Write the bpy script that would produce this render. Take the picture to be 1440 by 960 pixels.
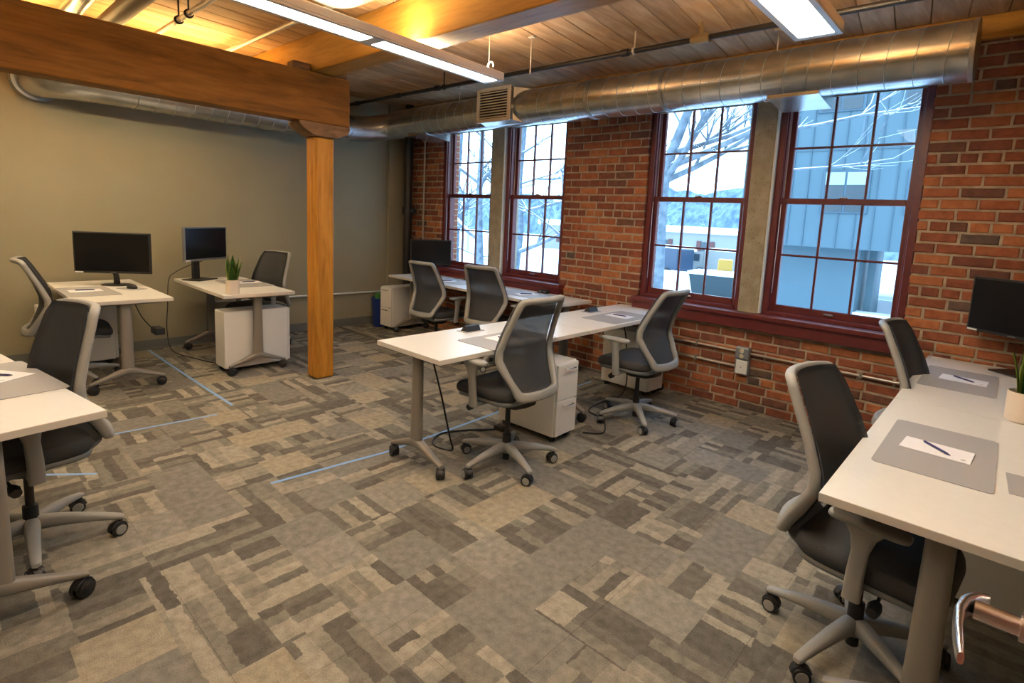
import bpy, bmesh, math, random
from mathutils import Vector, Matrix
for o in list(bpy.data.objects): bpy.data.objects.remove(o)
S = bpy.context.scene; COL = S.collection
PI = math.pi; R = math.radians
random.seed(7)
# ---------------------------------------------------------------- camera
yaw, pitch, roll = R(-40.73), R(7.53), R(-2.98)
f = Vector((math.sin(yaw)*math.cos(pitch), math.cos(yaw)*math.cos(pitch), -math.sin(pitch)))
r_ = Vector((math.cos(yaw), -math.sin(yaw), 0)); d_ = f.cross(r_)
c_, s_ = math.cos(roll), math.sin(roll)
right = c_*r_ + s_*d_; down = -s_*r_ + c_*d_
cam = bpy.data.cameras.new('camera'); co = bpy.data.objects.new('camera', cam); COL.objects.link(co)
m = Matrix.Identity(4)
for i in range(3):
    m[i][0] = right[i]; m[i][1] = -down[i]; m[i][2] = -f[i]
m[0][3], m[1][3], m[2][3] = 0, 0, 1.52
co.matrix_world = m
cam.sensor_width = 36; cam.lens = 762.7/1440*36
cam.shift_x = (720-762.6)/1440; cam.shift_y = (410.4-480)/1440
cam.clip_start = .02; cam.clip_end = 600
S.camera = co
# ---------------------------------------------------------------- sky and exposure
w = bpy.data.worlds.new('sky'); S.world = w; w.use_nodes = True
wn = w.node_tree.nodes; wl = w.node_tree.links; wn.clear()
wo = wn.new('ShaderNodeOutputWorld'); bg = wn.new('ShaderNodeBackground')
tc = wn.new('ShaderNodeTexCoord'); sp = wn.new('ShaderNodeSeparateXYZ'); rp = wn.new('ShaderNodeValToRGB')
wl.new(tc.outputs['Generated'], sp.inputs[0]); wl.new(sp.outputs[2], rp.inputs[0])
rp.color_ramp.elements[0].color = (.62, .83, 1, 1); rp.color_ramp.elements[0].position = 0
rp.color_ramp.elements[1].color = (.36, .62, 1, 1); rp.color_ramp.elements[1].position = .9
wl.new(rp.outputs[0], bg.inputs[0]); bg.inputs[1].default_value = 4.5
wl.new(bg.outputs[0], wo.inputs[0])
S.view_settings.view_transform = 'Standard'; S.view_settings.look = 'None'
S.view_settings.exposure = 0.62; S.view_settings.gamma = 1.0; S.view_settings.use_curve_mapping = False
LAMP = 20.0      # luminous panels
UP = 80.0        # their uplight strips
LAMPC = (1, .83, .56)

# ---------------------------------------------------------------- materials
def mat(name, col, rough=.6, metal=0, spec=None, emit=None, es=1, alpha=None, trans=None):
    mt = bpy.data.materials.new(name); mt.use_nodes = True
    b = mt.node_tree.nodes['Principled BSDF']
    b.inputs['Base Color'].default_value = (*col, 1); b.inputs['Roughness'].default_value = rough
    b.inputs['Metallic'].default_value = metal
    if spec is not None: b.inputs['Specular IOR Level'].default_value = spec
    if emit: b.inputs['Emission Color'].default_value = (*emit, 1); b.inputs['Emission Strength'].default_value = es
    if alpha is not None: b.inputs['Alpha'].default_value = alpha
    return mt
def N(mt, t, **k):
    n = mt.node_tree.nodes.new(t)
    for a, v in k.items(): setattr(n, a, v)
    return n
def L(mt, a, b): mt.node_tree.links.new(a, b)
def B(mt): return mt.node_tree.nodes['Principled BSDF']
def noisy(name, c1, c2, scale=8, rough=.6, metal=0, stretch=(1,1,1), bump=0, detail=5, lo=.35, hi=.65, dist=0, spec=None, coord='pos', bscale=None):
    mt = mat(name, c1, rough, metal, spec)
    if coord == 'pos': src = N(mt, 'ShaderNodeNewGeometry').outputs['Position']
    else: src = N(mt, 'ShaderNodeTexCoord').outputs['Object']
    mp = N(mt, 'ShaderNodeMapping'); mp.inputs['Scale'].default_value = stretch; L(mt, src, mp.inputs[0])
    nz = N(mt, 'ShaderNodeTexNoise'); nz.inputs['Scale'].default_value = scale; nz.inputs['Detail'].default_value = detail
    nz.inputs['Distortion'].default_value = dist
    L(mt, mp.outputs[0], nz.inputs['Vector'])
    rr = N(mt, 'ShaderNodeValToRGB'); e = rr.color_ramp.elements
    e[0].position = lo; e[1].position = hi; e[0].color = (*c1, 1); e[1].color = (*c2, 1)
    L(mt, nz.outputs['Fac'], rr.inputs[0]); L(mt, rr.outputs[0], B(mt).inputs['Base Color'])
    if bump:
        bp = N(mt, 'ShaderNodeBump'); bp.inputs['Strength'].default_value = bump; bp.inputs['Distance'].default_value = .004
        h = nz
        if bscale:
            h = N(mt, 'ShaderNodeTexNoise'); h.inputs['Scale'].default_value = bscale; h.inputs['Detail'].default_value = 4
            L(mt, src, h.inputs['Vector'])
        L(mt, h.outputs['Fac'], bp.inputs['Height']); L(mt, bp.outputs[0], B(mt).inputs['Normal'])
    return mt

M_wall = noisy('painted_wall', (.265,.24,.165), (.28,.254,.178), 3, .85, bump=.15, bscale=120)
M_base = noisy('vinyl_baseboard', (.13,.135,.13), (.15,.155,.15), 6, .55)
M_mortar = noisy('mortar', (.45,.37,.27), (.31,.245,.175), 14, .95, bump=.6, bscale=90)
BR = [((.27,.082,.034),(.37,.125,.055)), ((.20,.058,.028),(.29,.092,.045)), ((.34,.120,.045),(.44,.165,.068)),
      ((.15,.047,.03),(.22,.075,.045)), ((.24,.07,.034),(.17,.053,.032)), ((.12,.052,.036),(.18,.075,.05)), ((.085,.06,.05),(.14,.09,.07))]
M_brick = [noisy('brick_clay', a, b, 22, .88, bump=.7, bscale=110) for a, b in BR]
M_paintred = noisy('dark_red_paint', (.105,.016,.018), (.13,.022,.022), 10, .38)
M_caulk = mat('white_caulk', (.62,.64,.62), .7)
M_conc = noisy('concrete', (.27,.235,.165), (.36,.32,.235), 9, .9, bump=.5, bscale=60)
def concrete_specks():
    mt = M_conc; v = N(mt, 'ShaderNodeTexVoronoi'); v.inputs['Scale'].default_value = 38
    g = N(mt, 'ShaderNodeNewGeometry'); L(mt, g.outputs['Position'], v.inputs['Vector'])
    rr = N(mt, 'ShaderNodeValToRGB'); rr.color_ramp.elements[0].position = .12; rr.color_ramp.elements[1].position = .2
    rr.color_ramp.elements[0].color = (.45,.42,.4,1); rr.color_ramp.elements[1].color = (1,1,1,1)
    L(mt, v.outputs['Distance'], rr.inputs[0])
    mx = N(mt, 'ShaderNodeMix', data_type='RGBA', blend_type='MULTIPLY'); mx.inputs[0].default_value = 1
    src = B(mt).inputs['Base Color'].links[0].from_socket
    L(mt, src, mx.inputs[6]); L(mt, rr.outputs[0], mx.inputs[7]); L(mt, mx.outputs[2], B(mt).inputs['Base Color'])
concrete_specks()
def wood(name, dark, mid, light, stretch, scale=3, rough=.5, bump=.25):
    mt = mat(name, mid, rough)
    g = N(mt, 'ShaderNodeNewGeometry'); mp = N(mt, 'ShaderNodeMapping'); mp.inputs['Scale'].default_value = stretch
    oi = N(mt, 'ShaderNodeObjectInfo'); ad = N(mt, 'ShaderNodeVectorMath', operation='ADD'); sc = N(mt, 'ShaderNodeVectorMath', operation='SCALE')
    L(mt, oi.outputs['Random'], sc.inputs[0]); sc.inputs[3].default_value = 37
    L(mt, g.outputs['Position'], ad.inputs[0]); L(mt, sc.outputs[0], ad.inputs[1]); L(mt, ad.outputs[0], mp.inputs[0])
    nz = N(mt, 'ShaderNodeTexNoise'); nz.inputs['Scale'].default_value = scale; nz.inputs['Detail'].default_value = 8; nz.inputs['Distortion'].default_value = .6
    nz.inputs['Roughness'].default_value = .62
    L(mt, mp.outputs[0], nz.inputs['Vector'])
    rr = N(mt, 'ShaderNodeValToRGB'); e = rr.color_ramp.elements
    e[0].position = .30; e[1].position = .72; e[0].color = (*dark,1); e[1].color = (*light,1)
    k = e.new(.5); k.color = (*mid,1)
    L(mt, nz.outputs['Fac'], rr.inputs[0])
    # slight tint per piece
    hs = N(mt, 'ShaderNodeHueSaturation'); mr = N(mt, 'ShaderNodeMapRange'); mr.inputs[3].default_value = .82; mr.inputs[4].default_value = 1.14
    L(mt, oi.outputs['Random'], mr.inputs[0]); L(mt, mr.outputs[0], hs.inputs['Value']); L(mt, rr.outputs[0], hs.inputs['Color'])
    L(mt, hs.outputs[0], B(mt).inputs['Base Color'])
    bp = N(mt, 'ShaderNodeBump'); bp.inputs['Strength'].default_value = bump; bp.inputs['Distance'].default_value = .004
    L(mt, nz.outputs['Fac'], bp.inputs['Height']); L(mt, bp.outputs[0], B(mt).inputs['Normal'])
    return mt
M_beamY = wood('timber_beam_wood', (.13,.050,.005), (.22,.088,.009), (.29,.125,.017), (9,1.1,9), 2.2, .62)  # big beam: the shade on its face is put into this darker wood colour
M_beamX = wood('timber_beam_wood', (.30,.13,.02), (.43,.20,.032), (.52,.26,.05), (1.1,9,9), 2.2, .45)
M_post = wood('timber_post_wood', (.27,.105,.010), (.44,.185,.02), (.54,.25,.036), (9,9,1.0), 2.2, .6)
M_corbel = wood('aged_corbel_wood', (.07,.034,.012), (.16,.08,.028), (.25,.13,.05), (6,1.5,6), 3, .7)
M_plank = wood('ceiling_plank_wood', (.27,.15,.062), (.42,.24,.108), (.56,.37,.205), (6,.9,6), 2.0, .7, .2)
M_gap = mat('shadow_gap', (.03,.018,.01), .9)
M_duct = noisy('galvanised_duct', (.46,.47,.47), (.60,.61,.61), 7, .27, .95, stretch=(1,1,1), bump=.05)
M_ridge = mat('galvanised_seam', (.42,.42,.41), .38, .9)
M_pipeb = mat('black_pipe', (.018,.014,.012), .45, .3)
M_pipeblk = mat('black_drain_pipe', (.012,.012,.013), .4)
M_pipew = mat('pale_pipe', (.55,.47,.38), .4, .3)
M_cond = mat('galvanised_conduit', (.42,.38,.33), .35, .8)
M_steel = mat('zinc_box', (.30,.33,.36), .4, .7)
M_plate = mat('ivory_plate', (.62,.56,.42), .5)
M_white = noisy('white_laminate', (.68,.68,.66), (.70,.70,.68), 30, .28)
M_edge = mat('laminate_edge', (.60,.56,.50), .5)
M_cab = mat('white_cabinet', (.70,.69,.67), .35)
M_leg = mat('taupe_powder_coat', (.235,.215,.19), .45, .2)
M_dark = mat('black_plastic', (.012,.012,.013), .45)
M_grey = mat('light_grey_plastic', (.27,.27,.26), .48)
M_grey2 = mat('mid_grey_plastic', (.16,.17,.175), .5)
M_fab = noisy('charcoal_seat_fabric', (.028,.029,.031), (.042,.043,.046), 260, .85, bump=.3, coord='obj')
M_chrome = mat('chrome', (.75,.75,.75), .12, 1)
M_nickel = mat('satin_nickel', (.80,.79,.80), .24, 1)
M_screen = mat('black_screen', (.006,.006,.007), .22)
M_bezel = mat('black_bezel', (.015,.015,.016), .4)
M_bezels = mat('silver_bezel', (.22,.23,.24), .35, .6)
M_sticker = mat('white_sticker', (.8,.8,.78), .5)
M_mat = mat('grey_desk_pad', (.33,.33,.34), .55)
M_paper = mat('white_notepad', (.80,.80,.84), .7)
M_logo = mat('grey_print', (.45,.47,.5), .7)
M_pen = mat('navy_pen', (.03,.025,.12), .35)
M_pot = mat('white_ceramic_pot', (.72,.62,.52), .45)
M_soil = mat('potting_soil', (.02,.012,.008), .95)
M_leaf = noisy('snake_plant_leaf', (.018,.07,.015), (.06,.17,.03), 30, .4, coord='obj', stretch=(1,1,3))
M_leafe = mat('leaf_edge', (.25,.33,.06), .4)
M_tape = mat('blue_painters_tape', (.16,.32,.62), .5)
M_blue = mat('blue_bin_plastic', (.015,.04,.22), .4)
M_green = mat('green_plastic', (.05,.22,.04), .5)
M_fixt = mat('fixture_white_enamel', (.62,.57,.52), .4)
M_ins = noisy('wrapped_duct_foil', (.10,.085,.06), (.20,.18,.14), 5, .45, .1, bump=.8, bscale=9)
M_lamp = mat('luminous_panel', (1,1,1), .5, emit=(1,.93,.76), es=LAMP)
M_up = mat('uplight_strip', (1,1,1), .5, emit=LAMPC, es=UP)
M_up2 = mat('uplight_strip', (1,1,1), .5, emit=(1,.62,.22), es=60)
M_lamp2 = mat('luminous_panel', (1,1,1), .5, emit=(1,.82,.50), es=26)
M_shade = mat('window_shade_fabric', (.20,.165,.13), .8)
M_door = noisy('red_brown_door_wood', (.16,.04,.025), (.2,.055,.03), 8, .4)
# mesh back: fine open weave, partly see-through; bluish window sheen put into its colour
M_mesh = mat('grey_chair_mesh', (.078,.082,.09), .6, alpha=.94)
# window glass
M_glass = bpy.data.materials.new('window_glass'); M_glass.use_nodes = True
nt = M_glass.node_tree; nt.nodes.clear()
a = nt.nodes.new('ShaderNodeOutputMaterial'); t_ = nt.nodes.new('ShaderNodeBsdfTransparent'); g_ = nt.nodes.new('ShaderNodeBsdfGlossy')
mx = nt.nodes.new('ShaderNodeMixShader'); fr = nt.nodes.new('ShaderNodeFresnel'); fr.inputs[0].default_value = 1.45
t_.inputs[0].default_value = (.93,.97,.99,1); g_.inputs['Roughness'].default_value = .01
fr.inputs[0].default_value = 1.16
ge = nt.nodes.new('ShaderNodeNewGeometry'); iv = nt.nodes.new('ShaderNodeMath'); iv.operation = 'SUBTRACT'; iv.inputs[0].default_value = 1
ml = nt.nodes.new('ShaderNodeMath'); ml.operation = 'MULTIPLY'; nt.links.new(ge.outputs['Backfacing'], iv.inputs[1]); nt.links.new(iv.outputs[0], ml.inputs[1]); nt.links.new(fr.outputs[0], ml.inputs[0])
nt.links.new(ml.outputs[0], mx.inputs[0]); nt.links.new(t_.outputs[0], mx.inputs[1]); nt.links.new(g_.outputs[0], mx.inputs[2]); nt.links.new(mx.outputs[0], a.inputs[0])
for q in (M_beamY, M_beamX, M_post): B(q).inputs['Specular IOR Level'].default_value = .25
# carpet
def carpet():
    mt = mat('patterned_carpet', (.2,.17,.13), .95, spec=.1)
    g = N(mt, 'ShaderNodeNewGeometry')
    nz = N(mt, 'ShaderNodeTexNoise'); nz.inputs['Scale'].default_value = 13; nz.inputs['Detail'].default_value = 8; nz.inputs['Roughness'].default_value = .72
    L(mt, g.outputs['Position'], nz.inputs['Vector'])
    def vm(op, a, b=None, s=None):
        n = N(mt, 'ShaderNodeVectorMath', operation=op)
        if a is not None: L(mt, a, n.inputs[0])
        if b is not None:
            if isinstance(b, tuple): n.inputs[1].default_value = b
            else: L(mt, b, n.inputs[1])
        if s is not None: n.inputs[3].default_value = s
        return n.outputs[0]
    def ma(op, a, b=None, c=None):
        n = N(mt, 'ShaderNodeMath', operation=op)
        for i, v in enumerate((a, b, c)):
            if v is None: continue
            if isinstance(v, (int, float)): n.inputs[i].default_value = v
            else: L(mt, v, n.inputs[i])
        return n.outputs[0]
    jit = vm('SCALE', vm('SUBTRACT', nz.outputs['Color'], (.5,.5,.5)), None, .048)
    P = vm('ADD', g.outputs['Position'], jit)
    cs = .25
    def white(vec, off):
        n = N(mt, 'ShaderNodeTexWhiteNoise', noise_dimensions='3D'); L(mt, vm('ADD', vec, (off,off*.7,off*.3)), n.inputs[0]); return n
    flat = vm('MULTIPLY', P, (1,1,0))
    raw = vm('MULTIPLY', g.outputs['Position'], (1,1,0))
    cell = vm('FLOOR', vm('SCALE', raw, None, 1/cs))
    kind = white(cell, .37)
    # every stripe cell carries bars running along x or along y
    alx = vm('FLOOR', vm('MULTIPLY', flat, (1/cs*.9, 1/.052, 0)))
    aly = vm('FLOOR', vm('MULTIPLY', flat, (1/.052, 1/cs*.9, 0)))
    wx = white(alx, 1.3).outputs[0]; wy = white(aly, 4.1).outputs[0]
    ky = ma('GREATER_THAN', kind.outputs[0], .48)
    stripe = N(mt, 'ShaderNodeMix', data_type='FLOAT'); L(mt, ky, stripe.inputs[0]); L(mt, wx, stripe.inputs[2]); L(mt, wy, stripe.inputs[3])
    ramp = N(mt, 'ShaderNodeValToRGB'); ramp.color_ramp.interpolation = 'CONSTANT'; e = ramp.color_ramp.elements
    cols = [(0,(.104,.098,.085)), (.22,(.128,.121,.104)), (.42,(.172,.162,.138)), (.62,(.222,.207,.172)), (.82,(.27,.25,.205))]
    e[0].position = 0; e[0].color = (*cols[0][1],1); e[1].position = cols[1][0]; e[1].color = (*cols[1][1],1)
    for p, c in cols[2:]: k = e.new(p); k.color = (*c,1)
    L(mt, stripe.outputs[0], ramp.inputs[0])
    # plain squares
    k2 = white(cell, 9.2).outputs[0]
    pr = N(mt, 'ShaderNodeValToRGB'); pr.color_ramp.interpolation = 'CONSTANT'; e = pr.color_ramp.elements
    e[0].color = (.178,.170,.152,1); e[1].position = .5; e[1].color = (.27,.242,.185,1); k = e.new(.8); k.color = (.215,.205,.18,1)
    L(mt, k2, pr.inputs[0])
    # a plain field covers the cell but for a rim strip
    fx = vm('FRACTION', vm('SCALE', raw, None, 1/cs)); sx = N(mt, 'ShaderNodeSeparateXYZ'); L(mt, fx, sx.inputs[0])
    plain = ma('LESS_THAN', white(cell, 21.7).outputs[0], .32)
    mx = N(mt, 'ShaderNodeMix', data_type='RGBA'); L(mt, plain, mx.inputs[0]); L(mt, ramp.outputs[0], mx.inputs[6]); L(mt, pr.outputs[0], mx.inputs[7])
    # tuft grain and blotches
    n2 = N(mt, 'ShaderNodeTexNoise'); n2.inputs['Scale'].default_value = 210; n2.inputs['Detail'].default_value = 3
    L(mt, g.outputs['Position'], n2.inputs['Vector'])
    n3 = N(mt, 'ShaderNodeTexNoise'); n3.inputs['Scale'].default_value = 26; n3.inputs['Detail'].default_value = 5
    L(mt, g.outputs['Position'], n3.inputs['Vector'])
    v = ma('ADD', ma('MULTIPLY', n2.outputs[0], .9), ma('MULTIPLY', n3.outputs[0], 1.0))
    v = ma('ADD', v, .06)
    hs = N(mt, 'ShaderNodeHueSaturation'); L(mt, v, hs.inputs['Value']); L(mt, mx.outputs[2], hs.inputs['Color'])
    L(mt, hs.outputs[0], B(mt).inputs['Base Color'])
    bp = N(mt, 'ShaderNodeBump'); bp.inputs['Strength'].default_value = .5; bp.inputs['Distance'].default_value = .004
    L(mt, n2.outputs[0], bp.inputs['Height']); L(mt, bp.outputs[0], B(mt).inputs['Normal'])
    return mt
M_carpet = carpet()
M_snow = noisy('snow', (.80,.84,.88), (.92,.95,.98), .6, .8)
def barkmat():
    mt = noisy('snowy_bark', (.07,.095,.12), (.15,.185,.22), 6, .9)
    g = N(mt, 'ShaderNodeNewGeometry'); sx = N(mt, 'ShaderNodeSeparateXYZ'); L(mt, g.outputs['Normal'], sx.inputs[0])
    rr = N(mt, 'ShaderNodeValToRGB'); rr.color_ramp.elements[0].position = .35; rr.color_ramp.elements[1].position = .6
    L(mt, sx.outputs[2], rr.inputs[0])
    mx = N(mt, 'ShaderNodeMix', data_type='RGBA'); src = B(mt).inputs['Base Color'].links[0].from_socket
    L(mt, rr.outputs[0], mx.inputs[0]); L(mt, src, mx.inputs[6]); mx.inputs[7].default_value = (.85,.9,.95,1)
    L(mt, mx.outputs[2], B(mt).inputs['Base Color']); return mt
M_bark = barkmat()
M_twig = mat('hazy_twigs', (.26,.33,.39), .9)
M_siding = noisy('blue_grey_siding', (.048,.092,.115), (.056,.105,.13), .5, .6)
M_seam = mat('siding_seam', (.04,.08,.11), .6)
M_bwin = mat('far_window_glass', (.03,.045,.055), .3)
M_bshade = mat('far_window_shade', (.26,.31,.30), .8)
M_stucco = mat('pale_stucco', (.22,.22,.20), .8)
M_yellow = mat('yellow_paint', (.40,.22,.03), .5)
M_teal = mat('dark_teal_paint', (.008,.022,.025), .5)
M_bluev = mat('blue_vehicle_paint', (.016,.035,.065), .3)
M_rust = mat('rust_shutter', (.10,.035,.03), .7)
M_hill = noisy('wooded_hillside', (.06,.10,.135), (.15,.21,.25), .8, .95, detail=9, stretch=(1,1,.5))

# ---------------------------------------------------------------- mesh helpers
def link(name, bm, mats, parent=None, smooth=False, ang=None):
    me = bpy.data.meshes.new(name); bm.normal_update(); bm.to_mesh(me); bm.free()
    if not isinstance(mats, (list, tuple)): mats = [mats]
    for k in mats: me.materials.append(k)
    if smooth:
        for p in me.polygons: p.use_smooth = True
    o = bpy.data.objects.new(name, me); COL.objects.link(o)
    if parent: o.parent = parent
    if smooth and ang:
        try: me.set_sharp_from_angle(angle=R(ang))
        except Exception: pass
    return o
def empty(name, loc=(0,0,0), rz=0):
    o = bpy.data.objects.new(name, None); COL.objects.link(o); o.location = loc; o.rotation_euler = (0,0,rz); o.empty_display_size = .1
    return o
def tag(o, label, cat, group=None):
    o['label'] = label; o['category'] = cat
    if group: o['group'] = group
    return o
def struct(o, label, cat='structure'):
    o['kind'] = 'structure'; o['label'] = label; o['category'] = cat; return o
def box(bm, x0, x1, y0, y1, z0, z1, bev=0, mi=0, M=None, seg=1):
    b = bmesh.new(); bmesh.ops.create_cube(b, size=1)
    for v in b.verts: v.co = Vector(((x0+x1)/2+v.co.x*(x1-x0), (y0+y1)/2+v.co.y*(y1-y0), (z0+z1)/2+v.co.z*(z1-z0)))
    if bev: bmesh.ops.bevel(b, geom=list(b.edges), offset=min(bev, .49*min(x1-x0, y1-y0, z1-z0)), segments=seg, affect='EDGES', profile=.5)
    merge(bm, b, mi, M)
def merge(bm, b, mi=0, M=None):
    vm = {}
    for v in b.verts: vm[v] = bm.verts.new(M @ v.co if M else v.co)
    for fc in b.faces:
        try: nf = bm.faces.new([vm[v] for v in fc.verts]); nf.material_index = mi; nf.smooth = fc.smooth
        except ValueError: pass
    b.free()
def loft(bm, secs, mi=0, caps=True, closed=False):
    rings = [[bm.verts.new(p) for p in s] for s in secs]; n = len(rings[0])
    k = len(rings)
    for i in range(k if closed else k-1):
        a, b = rings[i], rings[(i+1) % k]
        for j in range(n):
            f_ = bm.faces.new((a[j], a[(j+1)%n], b[(j+1)%n], b[j])); f_.material_index = mi; f_.smooth = True
    if caps and not closed:
        f_ = bm.faces.new(rings[0][::-1]); f_.material_index = mi
        f_ = bm.faces.new(rings[-1]); f_.material_index = mi
def sec(c, u, v, a, b, n=12, p=1.0):
    out = []
    for i in range(n):
        t = 2*PI*i/n; cx, sx = math.cos(t), math.sin(t)
        e = lambda q: math.copysign(abs(q)**p, q)
        out.append(Vector(c) + Vector(u)*a*e(cx) + Vector(v)*b*e(sx))
    return out
def tube(bm, pts, r, n=8, mi=0, closed=False, caps=True, flat=1.0, up0=None):
    pts = [Vector(p) for p in pts]; rs = r if isinstance(r, (list, tuple)) else [r]*len(pts)
    T = []
    for i in range(len(pts)):
        if closed: t = pts[(i+1)%len(pts)]-pts[i-1]
        else: t = pts[min(i+1, len(pts)-1)]-pts[max(i-1, 0)]
        T.append(t.normalized())
    u = Vector(up0) if up0 else (Vector((0,0,1)) if abs(T[0].z) < .9 else Vector((1,0,0)))
    u = (u - T[0]*u.dot(T[0])).normalized(); secs = []
    for i, p in enumerate(pts):
        u = (u - T[i]*u.dot(T[i])).normalized(); v = T[i].cross(u)
        secs.append([p + (u*math.cos(2*PI*k/n)*flat + v*math.sin(2*PI*k/n))*rs[i] for k in range(n)])
    loft(bm, secs, mi, caps, closed)
def cyl(bm, c, r, h, axis='z', n=20, mi=0, r2=None):
    c = Vector(c); d = {'x':Vector((1,0,0)), 'y':Vector((0,1,0)), 'z':Vector((0,0,1))}[axis] if isinstance(axis, str) else Vector(axis)
    tube(bm, [c, c+d*h], [r, r if r2 is None else r2], n, mi)
def crv(pts, k=6):
    P = [Vector(p) for p in pts]; P = [P[0]*2-P[1]] + P + [P[-1]*2-P[-2]]; out = []
    for i in range(1, len(P)-2):
        for j in range(k):
            t = j/k; a, b, c, d = P[i-1:i+3]
            out.append(.5*((2*b)+(c-a)*t+(2*a-5*b+4*c-d)*t*t+(3*b-a-3*c+d)*t**3))
    out.append(P[-2]); return out
def pad(bm, w, d, z0, z1, r, cx=0, cy=0, mi=0, n=32, p=.35, curve=None):
    # soft-edged cushion
    secs = []; h = z1-z0
    for k in range(7):
        a = PI*k/6 - PI/2; ins = r*(1-math.cos(a)); z = (z0+z1)/2 + math.sin(a)*h/2
        s = sec((cx, cy, z), (1,0,0), (0,1,0), d/2-ins, w/2-ins, n, p)
        if curve: s = [Vector((q.x, q.y, q.z+curve(q))) for q in s]
        secs.append(s)
    loft(bm, secs, mi)
def copy_tree(o, parent=None):
    c = o.copy(); COL.objects.link(c)
    if parent: c.parent = parent
    for ch in list(o.children): copy_tree(ch, c)
    return c

G = -6.568; W = 4.567; CE = 2.945; XE = 1.5; YB = -2.6
# ---------------------------------------------------------------- floor
floor = empty('floor'); struct(floor, 'patterned taupe, grey and tan carpet tile floor of the whole office', 'floor')
bm = bmesh.new(); box(bm, G, XE, YB, W, -.12, -.012); link('subfloor', bm, M_gap, floor)
ts = .5; first = None
bm = bmesh.new(); box(bm, .0003, ts-.0003, .0003, ts-.0003, -.012, 0, .0008)
proto = link('carpet_tile', bm, M_carpet, floor); used = False
x = G
while x < XE-.01:
    y = YB - .32
    while y < W-.01:
        x1, y1 = min(x+ts, XE), min(y+ts, W); y0 = max(y, YB)
        if x1-x > ts-.01 and y1-y0 > ts-.01:
            o = proto if not used else proto.copy()
            if used: COL.objects.link(o)
            used = True; o.location = (x, y, 0); o.parent = floor
        elif x1-x > .03 and y1-y0 > .03:
            bm = bmesh.new(); box(bm, x+.0008, x1-.0008, y0+.0008, y1-.0008, -.012, 0, .0015); link('carpet_tile', bm, M_carpet, floor)
        y += ts
    x += ts
# ---------------------------------------------------------------- walls
bm = bmesh.new(); box(bm, G-.15, G, YB-.15, W, -.12, CE+.02)
box(bm, G, G+.045, 4.275, W, 0, CE, 0)
wall_w = struct(link('wall_left', bm, M_wall), 'olive grey painted wall on the left behind the desks', 'wall')
bm = bmesh.new(); box(bm, G, XE, YB-.15, YB, -.12, CE+.02); struct(link('wall_back', bm, M_wall), 'painted wall behind the camera', 'wall')
bm = bmesh.new(); box(bm, XE, XE+.15, YB-.15, W, -.12, CE+.02); struct(link('wall_right', bm, M_wall), 'painted wall at the right end of the office', 'wall')
bm = bmesh.new(); box(bm, G, G+.012, YB, 4.275, 0, .10, .003); box(bm, G+.045, G+.057, 4.27, W, 0, .10, .003)
box(bm, G+.012, G+.02, YB, 4.275, 0, .012, .002)
struct(link('baseboard_left', bm, M_base), 'grey vinyl baseboard at the foot of the left wall', 'baseboard')
# ---------------------------------------------------------------- brick wall
OPEN = [(-5.775, -3.70, .70, 2.66), (-2.71, -.536, .70, 2.66)]
TH = .30
wall_b = empty('wall_window'); struct(wall_b, 'exposed red brick wall with four tall windows', 'wall')
bm = bmesh.new()
xs = [G, OPEN[0][0]-.006, OPEN[0][1]+.006, OPEN[1][0]-.006, OPEN[1][1]+.006, XE]
for i in (0, 2, 4): box(bm, xs[i], xs[i+1], W+.009, W+TH, -.12, CE+.02)
for i in (1, 3):
    box(bm, xs[i], xs[i+1], W+.009, W+TH, -.12, .70); box(bm, xs[i], xs[i+1], W+.009, W+TH, 2.666, CE+.02)
link('mortar_bed', bm, M_mortar, wall_b)
ch = .0752; J = .0155; bricks = []
rnd = random.Random(3)
k = 0; z = .0
while z < 2.80:
    z0, z1 = z+J/2, z+ch-J/2
    hdr = (k % 6 == 3)
    bl = .112 if hdr else .222
    segs = [(G+.05, XE)]
    for (a, b, c, d) in OPEN:
        if z1 > c+.02 and z0 < d-.02:
            ns = []
            for (p, q) in segs:
                if b <= p or a >= q: ns.append((p, q)); continue
                if a > p: ns.append((p, a))
                if b < q: ns.append((b, q))
            segs = ns
    off = (.056 if hdr else (.111 if k % 2 else 0)) + rnd.uniform(-.02, .02)
    for (p, q) in segs:
        x = p - (off if not hdr else .04)
        first_ = True
        while x < q-.001:
            L_ = bl*rnd.uniform(.93, 1.06)
            a, b = max(x, p), min(x+L_, q)
            if q-b < .05: b = q
            if b-a > .045: bricks.append((a, b, z0, z1))
            elif bricks and bricks[-1][1] > a-.03 and abs(bricks[-1][2]-z0) < .001: bricks[-1] = (bricks[-1][0], b, z0, z1)
            x = b if b == q else x+L_
    z += ch; k += 1
def brick_bm(bm, a, b, z0, z1, mi=0, edgeL=False, edgeR=False, rn=rnd):
    j = J/2; x0 = a+(0 if edgeL else j); x1 = b-(0 if edgeR else j)
    y = W+rn.uniform(-.004, .003); h = [rn.uniform(-.0025, .0025) for _ in range(8)]
    dp = W+.10
    bmx = bmesh.new()
    v = [(x0, z0), (x1, z0), (x1, z1), (x0, z1)]; s = .006
    inner = [(x0+s, z0+s), (x1-s, z0+s), (x1-s, z1-s), (x0+s, z1-s)]
    B_ = [bmx.verts.new((p[0]+h[i], dp, p[1]+h[i+4])) for i, p in enumerate(v)]
    A_ = [bmx.verts.new((p[0]+h[i], y+s, p[1]+h[i+4])) for i, p in enumerate(v)]
    C_ = [bmx.verts.new((p[0]+h[i+4], y+h[i]*.4, p[1]+h[i])) for i, p in enumerate(inner)]
    for i in range(4):
        n_ = (i+1) % 4
        bmx.faces.new((B_[i], B_[n_], A_[n_], A_[i])); bmx.faces.new((A_[i], A_[n_], C_[n_], C_[i]))
    bmx.faces.new(C_)
    merge(bm, bmx, mi)
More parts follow.
